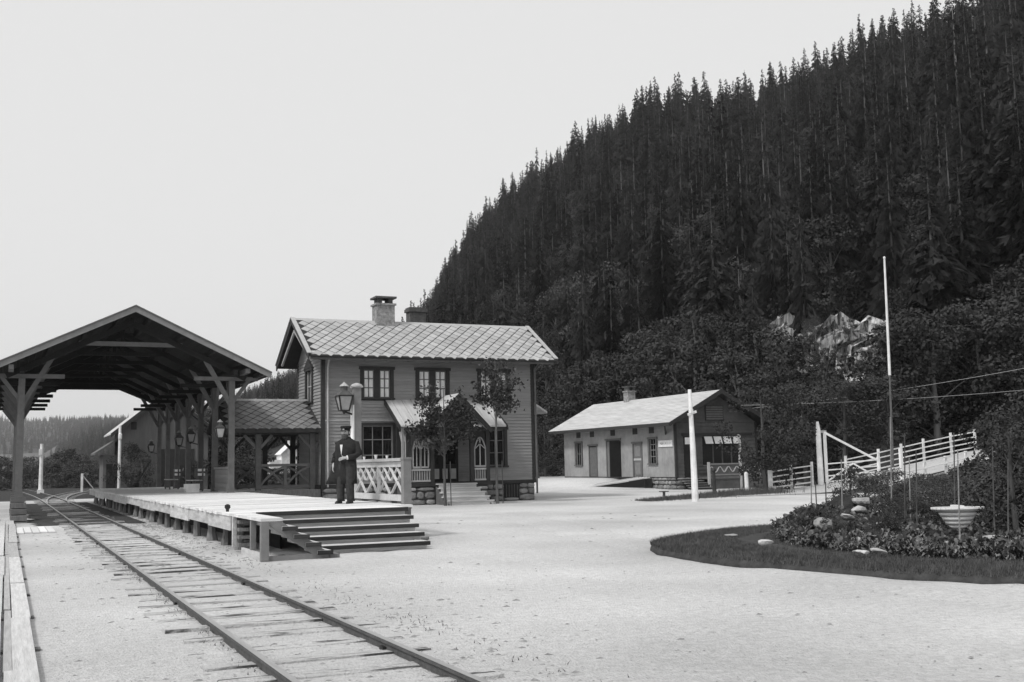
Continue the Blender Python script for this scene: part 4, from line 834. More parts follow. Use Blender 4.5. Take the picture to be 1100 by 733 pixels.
# gable end: door, veranda opening with pale blinds, railing and skirt
d = part('gable_door', MB().box(33.74, 34.38, OY-.03, OY+.03, OB, 2.88), 'door_dark', ob); part('door_blind', MB().box(33.8, 34.3, OY-.05, OY-.031, 2.45, 2.82), 'curtain', d)
vo = part('veranda_opening', MB().box(35.0, 37.6, OY+.03, OY+.06, 1.3, 2.88), 'door_dark', ob)
for i, x in enumerate((35.06, 35.68, 36.30, 36.92)): part('blind', MB().prism([(x, OY-.06, 2.86), (x+.5, OY-.06, 2.86), (x+.56, OY-.14, 2.46), (x+.06, OY-.14, 2.46)], (0, .02, 0)), 'linen', vo)
for x in (35.62, 36.24, 36.86, 37.5): part('mullion', MB().box(x, x+.06, OY-.02, OY+.03, 1.3, 2.88), 'gable_wall', vo)
part('lintel', MB().box(33.6, 38.3, OY-.09, OY-.03, 2.9, 3.06), 'trim_dark', ob)
vb = part('veranda_floor', MB().box(34.62, 38.3, 50.1, OY-.03, OB-.1, OB+.02), 'trim_mid', ob); part('skirt', MB().box(34.64, 38.28, 50.14, 50.2, -.1, OB-.1), 'gable_wall', ob)
part('railing_top', MB().box(34.66, 38.28, 50.12, 50.22, 1.3, 1.38), 'grey_paint', ob); part('railing_bottom', MB().box(34.66, 38.28, 50.13, 50.21, .72, .8), 'grey_paint', ob); part('railing_panel', MB().box(34.66, 38.28, 50.18, 50.2, .8, 1.3), 'trim_mid', ob)
mb = MB(); P = [(34.7+.08*i, 50.15, 1.05+.15*math.sin(i*.9)) for i in range(44)]
for a, c in zip(P, P[1:]): mb.beam(a, c, .04, .05)
part('railing_wave', mb, 'pale_paint', ob)
for x in (34.66, 36.75): part('veranda_post', MB().box(x-.06, x+.06, 50.08, 50.2, -.05, 1.45 if x < 35 else 2.95), 'pale_paint', ob)
gwf = part('gable_shutter', MB().box(35.2, 36.4, OY-.07, OY-.02, 3.74, 4.58), 'trim_dark', ob)
for i in range(6): part('shutter_slat', MB().box(35.25, 36.35, OY-.085, OY-.071, 3.8+.13*i, 3.89+.13*i), 'trim_mid', gwf)
os_ = thing('outbuilding_steps', 'narrow dark wooden steps up to the gable door behind the white pole', 'steps', (34, 49.6, 0))
for i in range(6): part('tread', MB().box(33.35-.06*i, 34.55, 50.75-.3*i, 51.05-.3*i, .60-.115*i-.05, .60-.115*i), 'stub', os_); part('riser', MB().box(33.4-.06*i, 34.5, 50.76-.3*i, 50.78-.3*i, .60-.115*i-.115, .60-.115*i-.05), 'shed_dark', os_)
rp = thing('loading_ramp', 'sloping plank ramp in front of the pale side wall', 'ramp', (32, 55, 0))
for i in range(5): part('plank', MB().beam((32.98-.0, 53.5+i*.32, .66), (29.6, 55.3+i*.32, .12), .30, .05), 'plank_y', rp)
part('side_board', MB().prism([(33.0, 53.3, .62), (29.6, 55.1, .1), (29.6, 55.1, .0), (33.0, 53.3, -.05)], (0, .04, 0)), 'shed_dark', rp); part('bearer', MB().box(32.6, 33.0, 53.4, 55.1, -.1, .55), 'shed_dark', rp)

# ------------------------------------------------------------------ poles, bench, wires
t = thing('white_pole', 'tall white pole with small crosspiece in front of the outbuilding gable', 'pole', (23.87, 35.5, 0))
part('shaft', MB().tube([(23.87, 35.5, -.1), (23.85, 35.5, 2), (23.80, 35.5, 4.27)], [.135, .11, .07], 10), 'white_paint', t); part('crosspiece', MB().beam((23.66, 35.46, 3.3), (24.02, 35.44, 3.42), .08, .09).box(23.74, 23.84, 35.36, 35.44, 3.36, 3.5), 'white_paint', t)
b_ = thing('garden_bench', 'small dark table-like bench at the foot of the outbuilding steps', 'bench', (24.6, 38.6, 0))
part('top', MB().box(24.3, 24.62, 38.5, 38.75, .30, .34), 'stub', b_); part('pedestal', MB().box(24.42, 24.5, 38.58, 38.66, 0, .30), 'stub', b_)
t = thing('pump_post', 'short dark post with knob standing before the veranda skirt', 'post', (30.2, 43.3, 0)); part('shaft', MB().tube([(30.2, 43.3, -.05), (30.2, 43.3, 1.0)], [.1, .07], 8), 'trim_dark', t); part('knob', MB().lathe([(.08, 1.0), (.13, 1.08), (.1, 1.16), (.03, 1.2)], 30.2, 43.3, 8), 'trim_dark', t)
t = thing('short_white_post', 'short thick white post beside the dark tree at the veranda', 'post', (31.4, 42.4, 0)); part('shaft', MB().tube([(31.4, 42.4, -.1), (31.38, 42.4, .9)], [.1, .09], 8), 'white_paint', t); part('cap', MB().lathe([(.09, .9), (.06, .96), (.01, .98)], 31.38, 42.4, 8), 'white_paint', t)
t = thing('flagpole', 'tall slender flagpole, white above and dark below, against the forest', 'flagpole', (39.9, 42, .5))
part('lower_shaft', MB().tube([(39.95, 42, .3), (40.1, 42, 5.6)], [.06, .05], 8), 'bark', t); part('upper_shaft', MB().tube([(40.1, 42, 5.6), (40.2, 42, 11.5)], [.07, .05], 8), 'white_paint', t); part('knob', MB().lathe([(.03, 11.5), (.07, 11.56), (.06, 11.62), (.02, 11.65)], 40.2, 42, 8), 'white_paint', t)
def wire(label, a, c, sag, r=.010):
    a, c = Vector(a), Vector(c); pts = [a+(c-a)*q-Vector((0, 0, sag*4*q*(1-q))) for q in np.linspace(0, 1, 14)]
    solo('telegraph_wire', MB().tube(pts, r, 5), 'pale_paint', label, 'wire', tuple(a))
wire('lower telegraph wire crossing before the dark trees', (37.0, 50.2, 4.55), (50.5, 40, 5.05), .18); wire('upper telegraph wire crossing before the dark trees', (38.0, 51.2, 4.4), (50, 40.5, 6.3), .2)
t = thing('signal_pole', 'white pole standing at the far end of the track', 'pole', (2.5, 95, 0)); part('shaft', MB().tube([(2.5, 95, -.1), (2.5, 95, 3.9)], [.17, .12], 8), 'white_paint', t); part('arm', MB().beam((2.42, 94.9, 3.0), (2.42, 94.9, 3.5), .25, .3).box(2.25, 2.75, 94.7, 95.3, -.05, .3), 'white_paint', t)
t = thing('telegraph_pole', 'white telegraph pole beyond the platform before the goods shed', 'pole', (6.55, 74, 0)); part('shaft', MB().tube([(6.5, 74, -.1), (6.5, 74, 4.5)], [.11, .08], 8), 'white_paint', t); part('insulator', MB().lathe([(.06, 3.6), (.12, 3.65), (.12, 3.95), (.05, 4.0)], 6.5, 73.85, 8), 'white_paint', t)
t = thing('track_barrier', 'small white triangular frame beside the siding', 'barrier', (5.6, 96, 0)); part('upright', MB().box(5.5, 5.68, 95.9, 96, 0, 1.5), 'white_paint', t); part('stay', MB().beam((5.6, 96, 1.4), (6.6, 96, .1), .08, .08), 'pale_paint', t)

# ------------------------------------------------------------------ road ramp with white fences and gate
def rz(x): return float(2.05*sst((x-31.5)/19)*1.0 if x < 51 else 2.05)
mb = MB(); xs = list(np.arange(28, 56, 1.0))
for x in xs: mb.v += [(x, 38.6, rz(x)+.016), (x, 42.6, rz(x)+.016)]
mb.f = [(2*i, 2*i+2, 2*i+3, 2*i+1) for i in range(len(xs)-1)]; struct('road', mb, 'road')
mb = MB()
for x in xs: z = rz(x); mb.v += [(x, 38.6, z-.01), (x, 38.6-1.2-z*1.3, -.06), (x, 42.6, z-.01), (x, 43.8+z*1.3, -.06)]
for i in range(len(xs)-1): mb.f += [(4*i, 4*i+1, 4*i+5, 4*i+4), (4*i+2, 4*i+6, 4*i+7, 4*i+3)]
struct('embankment', mb, 'turf')
fn = thing('far_fence', 'white four-rail fence along the far side of the rising road', 'fence', (38, 42.4, .5)); FY = 42.35
posts = [32.72, 33.95, 35.2]+[37.3, 39.4, 40.9, 42.4, 44.3, 46.0]
for i, x in enumerate(posts): part('post', MB().box(x-.045 if i else x-.10, x+.045 if i else x+.10, FY-.05, FY+.05, rz(x)-.2, rz(x)+(1.18 if i else 1.0)), 'white_paint', fn)
for x0, x1 in ((32.72, 33.95), (33.95, 35.2), (37.3, 39.4), (39.4, 40.9), (40.9, 42.4), (42.4, 44.3), (44.3, 46.0)):
    for h in (.22, .48, .74, 1.0): part('rail', MB().beam((x0, FY-.09, rz(x0)+h*(.92 if x0 < 33 else 1)), (x1, FY-.09, rz(x1)+h), .035, .055), 'white_paint', fn)
gt = thing('road_gate', 'white gate with tall hinge post and long diagonal stay', 'gate', (35.8, 42.2, .3))
g0 = rz(35.75)
part('hinge_post', MB().tube([(35.72, FY, g0-.2), (35.70, FY, g0+2.6), (35.68, FY, g0+3.05)], [.15, .12, .06], 8), 'white_paint', gt); part('heel_post', MB().box(35.98, 36.1, FY-.1, FY, g0, g0+2.55), 'white_paint', gt); part('head_block', MB().box(35.7, 36.15, FY-.06, FY+.06, g0+2.5, g0+2.62), 'pale_paint', gt)
part('diagonal_stay', MB().beam((36.05, FY-.06, g0+2.5), (38.6, FY-.7, g0+1.15), .07, .1), 'white_paint', gt)
for h in (.15, .42, .7, 1.0): part('gate_rail', MB().beam((36.05, FY-.05, g0+h), (38.7, FY-.7, g0+h+.15), .04, .06), 'white_paint', gt)
for q in (0, 1): part('gate_brace', MB().beam((36.1+1.3*q, FY-.1-.3*q, g0+.2+.8*q), (37.4+1.3*q, FY-.4-.3*q, g0+1.0-.75*q), .04, .07), 'white_paint', gt)
part('latch_stile', MB().box(38.65, 38.75, FY-.78, FY-.66, g0+.1, g0+1.3), 'white_paint', gt)
t = thing('leaning_board', 'short white board leaning at the foot of the gate', 'board', (36.9, 40.5, .2)); part('board', MB().beam((36.3, 40.2, .1), (36.0, 40.3, .9), .3, .05), 'white_paint', t); part('prop', MB().beam((36.5, 40.9, .1), (36.1, 40.4, .7), .06, .06), 'white_paint', t)
nf = thing('near_fence', 'white two-rail fence on the near side of the rising road', 'fence', (38.5, 38.5, .6)); NY = 38.35
nps = [36.3, 38.4, 39.7, 41.0]
for x in nps: part('post', MB().box(x-.055, x+.055, NY-.05, NY+.05, rz(x)-.65, rz(x)+.72), 'white_paint', nf)
for x0, x1 in zip(nps, nps[1:]):
    for h in (.38, .68): part('rail', MB().beam((x0, NY-.08, rz(x0)+h), (x1, NY-.08, rz(x1)+h), .04, .06), 'white_paint', nf)
for i, (x0, x1) in enumerate(zip(nps, nps[1:])):
    for k in range(3): part('side_plank', MB().beam((x0, NY+.08, rz(x0)-.1-.17*k), (x1-.02, NY+.08, rz(x1)-.1-.17*k), .04, .16), 'pale_paint', nf)
t = thing('guide_post', 'white post with dark foot among shrubs beside the near fence', 'post', (35.2, 36.5, 0)); part('upper', MB().box(35.13, 35.24, 36.42, 36.54, .4, 1.9), 'white_paint', t); part('foot', MB().box(35.12, 35.24, 36.42, 36.54, -.1, .4), 'trim_dark', t)

# ------------------------------------------------------------------ goods shed and white cottage far behind
gs = thing('goods_shed', 'tall brown timber shed with overhanging gable behind the platform roof', 'shed', (10.5, 80, 0))
GX0, GX1, GY0, GY1, GE, GR = 6.7, 12.3, 76, 80, 4.35, 6.6
part('wall', MB().prism([(GX0, GY0, -.1), (GX1, GY0, -.1), (GX1, GY0, GE), ((GX0+GX1)/2, GY0, GR), (GX0, GY0, GE)], (0, GY1-GY0, 0)), 'siding_far', gs)
for s in (-1, 1):
    xm = (GX0+GX1)/2; w = 3.45; zl = GR+.12-(GR-GE)/2.8*w
    rr = part('roof_slope', MB().prism([(xm, GY0-.8, GR+.12), (xm+s*w, GY0-.8, zl), (xm+s*w, GY0-.8, zl+.1), (xm, GY0-.8, GR+.24)], (0, GY1-GY0+1.6, 0)), 'zinc', gs); part('barge_board', MB().prism([(xm, GY0-.86, GR+.22), (xm+s*w, GY0-.86, zl+.08), (xm+s*w, GY0-.86, zl-.18), (xm, GY0-.86, GR-.04)], (0, .06, 0)), 'trim_dark', rr)
lt_ = part('lean_to', MB().box(5.75, GX0, GY0+1, GY1, -.1, 2.7), 'siding_far', gs); part('lean_to_roof', MB().prism([(5.2, GY0+.5, 2.7), (GX0+.1, GY0+.5, 3.75), (GX0+.1, GY0+.5, 3.87), (5.2, GY0+.5, 2.82)], (0, 4, 0)), 'trim_mid', lt_)
part('hatch', MB().box(7.35, 7.7, GY0-.04, GY0, 4.3, 4.8), 'trim_dark', gs); part('door', MB().box(9, 11.4, GY0-.04, GY0, 0, 3), 'trim_dark', gs); part('door_leaf', MB().box(5.95, 6.5, GY0+.95, GY0+1, 0, 2.1), 'trim_dark', gs)
wc = thing('white_cottage', 'small white gabled cottage far off seen through the passage', 'house', (50, 212, 0)); CX = 49.9; zb = -.5
part('wall', MB().prism([(CX-1.7, 212, zb), (CX+1.7, 212, zb), (CX+1.7, 212, 4.5), (CX, 212, 6.0), (CX-1.7, 212, 4.5)], (0, 4.5, 0)), 'white_paint', wc); part('side_wing', MB().box(CX-3.9, CX-1.7, 212.3, 215, zb, 3.3), 'white_paint', wc)
for s in (-1, 1): part('roof', MB().prism([(CX, 211.7, 6.1), (CX+s*2.0, 211.7, 4.25), (CX+s*2.0, 211.7, 4.35), (CX, 211.7, 6.22)], (0, 5.1, 0)), 'white_paint', wc)
part('chimney', MB().box(CX-.25, CX+.25, 213, 213.5, 5.8, 7.0), 'white_paint', wc)
for x in (CX+.1, CX+1.0): part('window', MB().box(x, x+.45, 211.95, 212, 3.3, 3.9), 'door_dark', wc)

# ------------------------------------------------------------------ round garden bed
BC, BR, PR = (16.6, 13.2), 6.7, 4.95
def edge(a): q = (a-rad(150)+math.pi) % (2*math.pi)-math.pi; return 1+.075*math.exp(-(q/.42)**2)+.008*math.sin(a*3+1)+.004*math.sin(a*13)
mb = MB(); mb.v = [(BC[0], BC[1], .16)]; n = 72
for r, z in ((BR*.6, .15), (BR-.25, .12), (BR-.04, .085), (BR, .0), (BR-.02, -.06)):
    for j in range(n):
        a = 2*math.pi*j/n; w = edge(a); mb.v.append((BC[0]+r*w*math.cos(a), BC[1]+r*w*math.sin(a), z))
mb.f = [(0, 1+j, 1+(j+1) % n) for j in range(n)]+[(1+i*n+j, 1+(i+1)*n+j, 1+(i+1)*n+(j+1) % n, 1+i*n+(j+1) % n) for i in range(4) for j in range(n)]
o = struct('lawn', mb, 'turf', True)
MC = (13.9, 16.0)
def mound(r, x=BC[0], y=BC[1]): return .14+.10*max(0, 1-(r/PR)**2)+.42*math.exp(-((x-MC[0])**2+(y-MC[1])**2)/1.3)*(r < PR)
mb = MB(); mb.v = [(BC[0], BC[1], mound(0))]
for i in range(1, 9):
    r = PR*i/8
    for j in range(48):
        a = 2*math.pi*j/48; mb.v.append((BC[0]+r*math.cos(a), BC[1]+r*math.sin(a), mound(r, BC[0]+r*math.cos(a), BC[1]+r*math.sin(a))+.04*math.sin(a*9+i*3)*(i < 8)))
mb.f = [(0, 1+j, 1+(j+1) % 48) for j in range(48)]+[(1+i*48+j, 1+(i+1)*48+j, 1+(i+1)*48+(j+1) % 48, 1+i*48+(j+1) % 48) for i in range(7) for j in range(48)]
struct('flower_bed_soil', mb, 'soil', True)
def inview(p, mgn=40):
    q = proj(p); return q[2] > 0 and -mgn < q[0] < 1100+mgn and -200 < q[1] < 733+mgn
# grass blades on the ring of lawn
N = 120000; a = NR.uniform(0, 2*np.pi, N); r = np.sqrt(NR.uniform((PR-.2)**2, (BR-.02)**2, N)); qa = (a-rad(150)+np.pi) % (2*np.pi)-np.pi; ew = 1+.075*np.exp(-(qa/.42)**2)+.008*np.sin(a*3+1)+.004*np.sin(a*13); ew = np.where(r > PR+.3, ew, 1); x = BC[0]+r*ew*np.cos(a); y = BC[1]+r*ew*np.sin(a); keep = (x < 16.5) | (y > 17); x, y, r = x[keep], y[keep], r[keep]; N = len(x)
z = np.where(r > BR-.25, .12-.14*(r-BR+.25), .12)-.01; th = NR.uniform(0, 2*np.pi, N); h = NR.uniform(.03, .085, N)*np.where(r > BR-.12, 1.25, 1); w = .006; ln = NR.uniform(-.04, .04, (N, 2))
V = np.empty((N, 3, 3), np.float32); V[:, 0] = np.stack([x-w*np.cos(th), y-w*np.sin(th), z], -1); V[:, 1] = np.stack([x+w*np.cos(th), y+w*np.sin(th), z], -1); V[:, 2] = np.stack([x+ln[:, 0], y+ln[:, 1], z+h], -1)
o = bpy.data.objects.new('lawn_grass', np_mesh('lawn_grass', V.reshape(-1, 3), np.arange(3*N).reshape(-1, 3), ['grass'])); COL.objects.link(o); o['kind'] = 'stuff'; o['label'] = 'short mown grass ringing the round flower bed'
def leafset(rs, n, size, fn):
    """n leaf quads; fn(rs) gives a centre"""
    V = np.empty((n, 4, 3), np.float32)
    for i in range(n):
        p = np.array(fn(rs)); d = rs.normal(size=3); d /= np.linalg.norm(d); e = np.cross(d, rs.normal(size=3)); e /= np.linalg.norm(e); s = size*rs.uniform(.6, 1.35)
        V[i] = [p-d*s*.55, p+e*s*.36+d*.05*s, p+d*s*.55, p-e*s*.36-d*.05*s]
    return V.reshape(-1, 3), np.arange(4*n).reshape(-1, 4)
# low leafy bedding plants
pmz = []
for k in range(4):
    rs = np.random.default_rng(50+k); mb = MB()
    for i in range(60):
        a = rs.uniform(0, 6.28); t = rs.uniform(.1, 1.4); L = rs.uniform(.06, .11); w = L*rs.uniform(.3, .42); d = Vector((math.cos(a)*math.cos(t), math.sin(a)*math.cos(t), math.sin(t))); sd_ = Vector((-math.sin(a), math.cos(a), 0)); b0 = Vector((rs.uniform(-.1, .1), rs.uniform(-.1, .1), rs.uniform(.01, .09)))+d*.04; m1 = b0+d*L*.55+Vector((0, 0, .02)); tp = b0+d*L+Vector((0, 0, -.05*rs.random()))
        mb.add([b0, m1+sd_*w, tp, m1-sd_*w, m1-Vector((0, 0, .02))], [(0, 1, 4), (1, 2, 4), (2, 3, 4), (3, 0, 4)])
    pmz.append(mb.mesh('bedding_plant', 'bed_leaf', fix=False))
cnt = 0; R4 = random.Random(21)
while cnt < 285:
    a = R4.uniform(0, 6.283); r = PR*math.sqrt(R4.uniform(.42, 1.04)); x, y = BC[0]+r*math.cos(a), BC[1]+r*math.sin(a); z = mound(min(r, PR*.999), x, y)
    q = proj((x, y, z+.1))
    if not inview((x, y, z), 15) or (y > 15.5 and x > 17) or (985 < q[0] < 1075 and q[1] < 583) or (893 < q[0] < 962 and q[1] < 571): continue
    s = R4.uniform(.6, 1.2); o = bpy.data.objects.new('bedding_plant', pmz[cnt % 4]); COL.objects.link(o); o.location = (x, y, z-.02); o.rotation_euler = (R4.uniform(-.2, .2), R4.uniform(-.2, .2), R4.uniform(0, 6)); o.scale = (s, s, s*R4.uniform(.8, 1.3)); tag(o, 'low broad-leaved plant in the border of the round flower bed', 'plant', 'bedding plants of the round bed'); cnt += 1
def cover(rs):
    a = rs.uniform(0, 6.283); r = PR*math.sqrt(rs.uniform(.0, 1.06)); x, y = BC[0]+r*math.cos(a), BC[1]+r*math.sin(a); return (x, y, mound(min(r, PR*.999), x, y)+rs.uniform(0, .07))
V, F = leafset(np.random.default_rng(77), 9000, .075, cover); o = bpy.data.objects.new('ground_cover', np_mesh('ground_cover', V, F, ['bed_leaf'])); COL.objects.link(o); o['kind'] = 'stuff'; o['label'] = 'low leafy ground cover over the soil of the round bed'
def rock_mesh(seed, sx, sy, sz):
    bm = bmesh.new(); bmesh.ops.create_icosphere(bm, subdivisions=2, radius=1); rs = np.random.default_rng(seed); dirs = rs.normal(size=(7, 3)); dirs /= np.linalg.norm(dirs, axis=1)[:, None]; cut = rs.uniform(.42, .8, 7)
    for v in bm.verts:
        p = np.array(v.co)
        for d_, c_ in zip(dirs, cut):
            q = p@d_
            if q > c_: p = p-d_*(q-c_)
        v.co = (p[0]*sx, p[1]*sy, p[2]*sz)
    me = bpy.data.meshes.new('garden_rock'); bm.to_mesh(me); bm.free(); me.materials.append(MATS['boulder']); return me
def at(px, py, D):
    d = CR*((px-550)/FPX)-CU*((py-366.5)/FPX)+CF; return Vector((0, 0, EYE))+d*D
for i, (px, py, D, sx, sy, sz, lb) in enumerate(((926, 538, 20.4, .24, .16, .10, 'uppermost pale rock on the flower bed mound'), (921, 548, 19.9, .20, .16, .10, 'rounded light rock on the mound of the flower bed'), (911, 556, 19.0, .24, .12, .06, 'long pale rock slanting down the flower bed mound'), (946, 563, 18.4, .26, .10, .05, 'flat pale rock lowest on the flower bed mound'), (886, 563, 18.8, .2, .2, .13, 'grey rock half hidden by leaves left of the mound'), (925, 593, 15.6, .22, .07, .035, 'flat pale rock at the edge of the lawn'), (944, 592, 15.6, .17, .08, .05, 'small pale rock beside the flat one at the lawn edge'), (823, 583, 16.0, .15, .07, .05, 'white stone lying on the lawn near its left tip'), (785, 575, 17.8, .13, .07, .03, 'flat white stone on the far rim of the lawn'), (1062, 578, 16.6, .32, .12, .05, 'low pale stone below the white boat planter'), (903, 546, 20.6, .42, .35, .30, 'dark boulder on top of the mound'))):
    o = bpy.data.objects.new('garden_rock', rock_mesh(90+i, sx, sy, sz)); COL.objects.link(o); p = at(px, py, D); o.location = p; o.rotation_euler = (0, .3 if i in (2, 3) else 0, .3*i); tag(o, lb, 'rock')
    if 'dark' in lb: o.data.materials[0] = MATS['soil']
    elif 'grey' not in lb: o.data.materials[0] = MATS['pale_stone']
# white boat-shaped planter with lapped strakes
p0 = at(1030, 570, 18.2); bt = thing('boat_planter', 'white boat-shaped planter with lapped sides in the flower bed', 'planter', tuple(p0))
hull_ax = Vector((CR.x, CR.y, 0)).normalized(); hull_ay = Vector((-hull_ax.y, hull_ax.x, 0))
def hull(u, t):   # u around, t 0 keel .. 1 rim
    prof = .31*t**.5+.06*max(0, t-.8)/.2; return p0+hull_ax*(prof*math.cos(u)*1.12)+hull_ay*(prof*.55*math.sin(u))+Vector((0, 0, .37*t))
for k in range(5):
    mb = MB(); nn = 28; t0, t1 = .06+k*.188, .06+(k+1)*.188
    for j in range(nn):
        u = 2*math.pi*j/nn; c0, c1 = hull(u, t0), hull(u, t1); ctr = p0+Vector((0, 0, 0)); off = (Vector((c1.x, c1.y, 0))-Vector((p0.x, p0.y, 0))).normalized()*.012
        mb.v += [tuple(c0+off), tuple(c1+off*.1)]
    mb.f = [(2*j, 2*((j+1) % nn), 2*((j+1) % nn)+1, 2*j+1) for j in range(nn)]; o = part('strake', mb, 'white_paint', bt, True); md = o.modifiers.new('thick', 'SOLIDIFY'); md.thickness = .014
mb = MB(); P = [hull(2*math.pi*j/28, 1.0) for j in range(29)]
for a, c in zip(P, P[1:]): mb.beam(a, c, .05, .03)
part('rim', mb, 'white_paint', bt); part('thwart', MB().beam(p0+hull_ay*(-.18)+Vector((0, 0, .385)), p0+hull_ay*.18+Vector((0, 0, .385)), .09, .06), 'white_paint', bt)
mb = MB(); mb.v = [tuple(hull(2*math.pi*j/28, .8)) for j in range(28)]; mb.f = [tuple(range(28))]; part('soil_fill', mb, 'soil', bt)
# garden stakes
stk = [(872, 560, 20, 58), (878, 560, 20.4, 42), (896, 556, 20.8, 30), (905, 556, 20.2, 62), (941, 560, 20, 40), (972, 560, 19.6, 95), (978, 552, 20.6, 60), (985, 556, 19.4, 72), (1026, 560, 18.4, 95), (1031, 575, 17.6, 92), (1068, 560, 18, 80), (1083, 565, 17.6, 72), (958, 548, 20.6, 100), (888, 556, 19.8, 38)]
for i, (px, py, D, hp_) in enumerate(stk):
    p = at(px, py, D); q = at(px-rng.uniform(0, 3), py-hp_, D); solo('garden_stake', MB().tube([p-Vector((0, 0, .45)), p, q], [.014, .014, .009], 6), 'bark' if i % 3 else 'pale_bark', 'thin upright wooden stake among the plants of the round bed', 'stake', tuple(p), 'stakes in the round bed')

# ------------------------------------------------------------------ trees
def spruce_geo(seed, dead=False, fine=1):
    rs = np.random.default_rng(seed); V = []; F = []; slim = rs.uniform(.135, .20); nw = 36
    for k in range(nw):
        h = .05+.945*(k/nw)**.92; R = slim*(1-h)**.8*rs.uniform(.7, 1.2)+.006; nb = max(4, int(10*(1-h)+3))
        for j in range(nb):
            a = rs.uniform(0, 6.283); L = R*rs.uniform(.5, 1.3)
            if dead and rs.random() < .6: continue
            dz = -.42*L-.004+(.5*L if h > .85 else 0); ca, sa = math.cos(a), math.sin(a); zz = h+rs.uniform(-.014, .014)
            def pt(t, w, dr): return (ca*L*t-sa*w, sa*L*t+ca*w, zz+dz*t*t+dr)
            nt_ = 3+int(4*min(1, L/.1))*fine; fw = .4 if fine > 1 else .85
            for q in range(nt_):   # drooping twigs along the bough
                t0 = rs.uniform(.05, .8); sgn = 1 if q % 2 else -1; w = L*fw*rs.uniform(.18, .42)*(1.15-t0)*sgn; t1 = min(1.05, t0+rs.uniform(.12, .3)); dr = -rs.uniform(.004, .016)-.10*L*rs.random(); k0 = len(V)
                V += [pt(t0, 0, .003), pt(t1, w, dr), pt(t0+.13*fw, w*.2, dr*1.9)]; F.append((k0, k0+1, k0+2))
            k0 = len(V); V += [pt(0, .004, 0), pt(0, -.004, -.004), pt(1, 0, 0), pt(.55, L*.16*fw*fw, -.01), pt(.55, -L*.16*fw*fw, -.012)]; F += [(k0, k0+3, k0+2), (k0+1, k0+2, k0+4)]
    return np.array(V), np.array(F)
def trunk_geo(r0, h, n=6, bend=0.):
    mb = MB(); mb.tube([(0, 0, -.03*h), (bend*.4, 0, h*.4), (bend, 0, h)], [r0, r0*.65, r0*.1], n); return np.array(mb.v), mb.f
def tri_np(F): return F
def mesh_from(name, V, F, m):
    if isinstance(F, np.ndarray): return np_mesh(name, V, F, [m])
    me = bpy.data.meshes.new(name); me.from_pydata([tuple(v) for v in V], [], F); me.materials.append(MATS[m]); return me
def broad_geo(seed, n, leaf, wide=.36, low=.22, blobs=34):
    rs = np.random.default_rng(seed); cs = []; rr = []
    for i in range(blobs):
        h = rs.uniform(low, .95); e = wide*math.sin(math.pi*min(1, (h-low+.12)/(1.12-low)))**.7; a = rs.uniform(0, 6.283); q = math.sqrt(rs.uniform(.15, 1))*e; cs.append((q*math.cos(a), q*math.sin(a), h)); rr.append(rs.uniform(.06, .135))
    lst = rs.integers(0, blobs, n); V = np.empty((n, 4, 3)); d = rs.normal(size=(n, 3)); d /= np.linalg.norm(d, axis=1)[:, None]
    c = np.array(cs)[lst]+d*(np.array(rr)[lst]*rs.uniform(.55, 1.08, n)**.6)[:, None]*np.array([1.15, 1.15, .8])
    t = rs.normal(size=(n, 3))+d*.2; t -= d*(t*d).sum(1)[:, None]*.6; t /= np.linalg.norm(t, axis=1)[:, None]; e = np.cross(t, d+rs.normal(size=(n, 3))*.7); e /= np.linalg.norm(e, axis=1)[:, None]; s = leaf*rs.uniform(.6, 1.4, n)[:, None]
    V[:, 0] = c-t*s*.5; V[:, 1] = c+e*s*.34; V[:, 2] = c+t*s*.5; V[:, 3] = c-e*s*.34
    mb = MB(); mb.tube([(0, 0, -.04), (.01, .01, .3), (.0, .02, .62), (.02, 0, .9)], [.028, .021, .012, .004], 7)
    for i in range(0, blobs, 3):
        x, y, z = cs[i]; z0 = max(.15, z-.25); mb.tube([(0, 0, z0), (x*.5, y*.5, (z+z0)/2+.02), (x, y, z)], [.006, .004, .0015], 4)
    return V.reshape(-1, 3), np.arange(4*n).reshape(-1, 4), mb
SPR = []; BRD = []
for k in range(6):
    V, F = spruce_geo(200+k, k == 5); tv, tf = trunk_geo(.011, .97); SPR.append((np_mesh('crown', V, F, ['spruce']), mesh_from('trunk', tv, tf, 'bark' if k < 5 else 'snag')))
SPF = []
for k in range(4):
    V, F = spruce_geo(240+k, False, 4); tv, tf = trunk_geo(.011, .97); SPF.append((np_mesh('crown', V, F, ['spruce']), mesh_from('trunk', tv, tf, 'bark')))
for k in range(4):
    V, F, tb = broad_geo(300+k, 5600, .025, wide=(.36, .42, .30, .45)[k], low=(.2, .12, .25, .08)[k]); BRD.append((np_mesh('crown', V, F, ['leaf']), tb.mesh('trunk', 'bark')))
BRP = []
for k in range(2):
    V, F, tb = broad_geo(320+k, 5200, .026, wide=.40, low=.0, blobs=40); BRP.append((np_mesh('crown', V, F, ['leaf_pale']), tb.mesh('trunk', 'bark')))
def tree(name, pair, loc, s, sz, rot, label, cat, group):
    t = bpy.data.objects.new(name, None); t.location = loc; t.rotation_euler = (0, 0, rot); t.scale = (s, s, sz); COL.objects.link(t); tag(t, label, cat, group)
    for nm, me in (('crown', pair[0]), ('trunk', pair[1])): c = bpy.data.objects.new(nm, me); COL.objects.link(c); c.parent = t
    return t
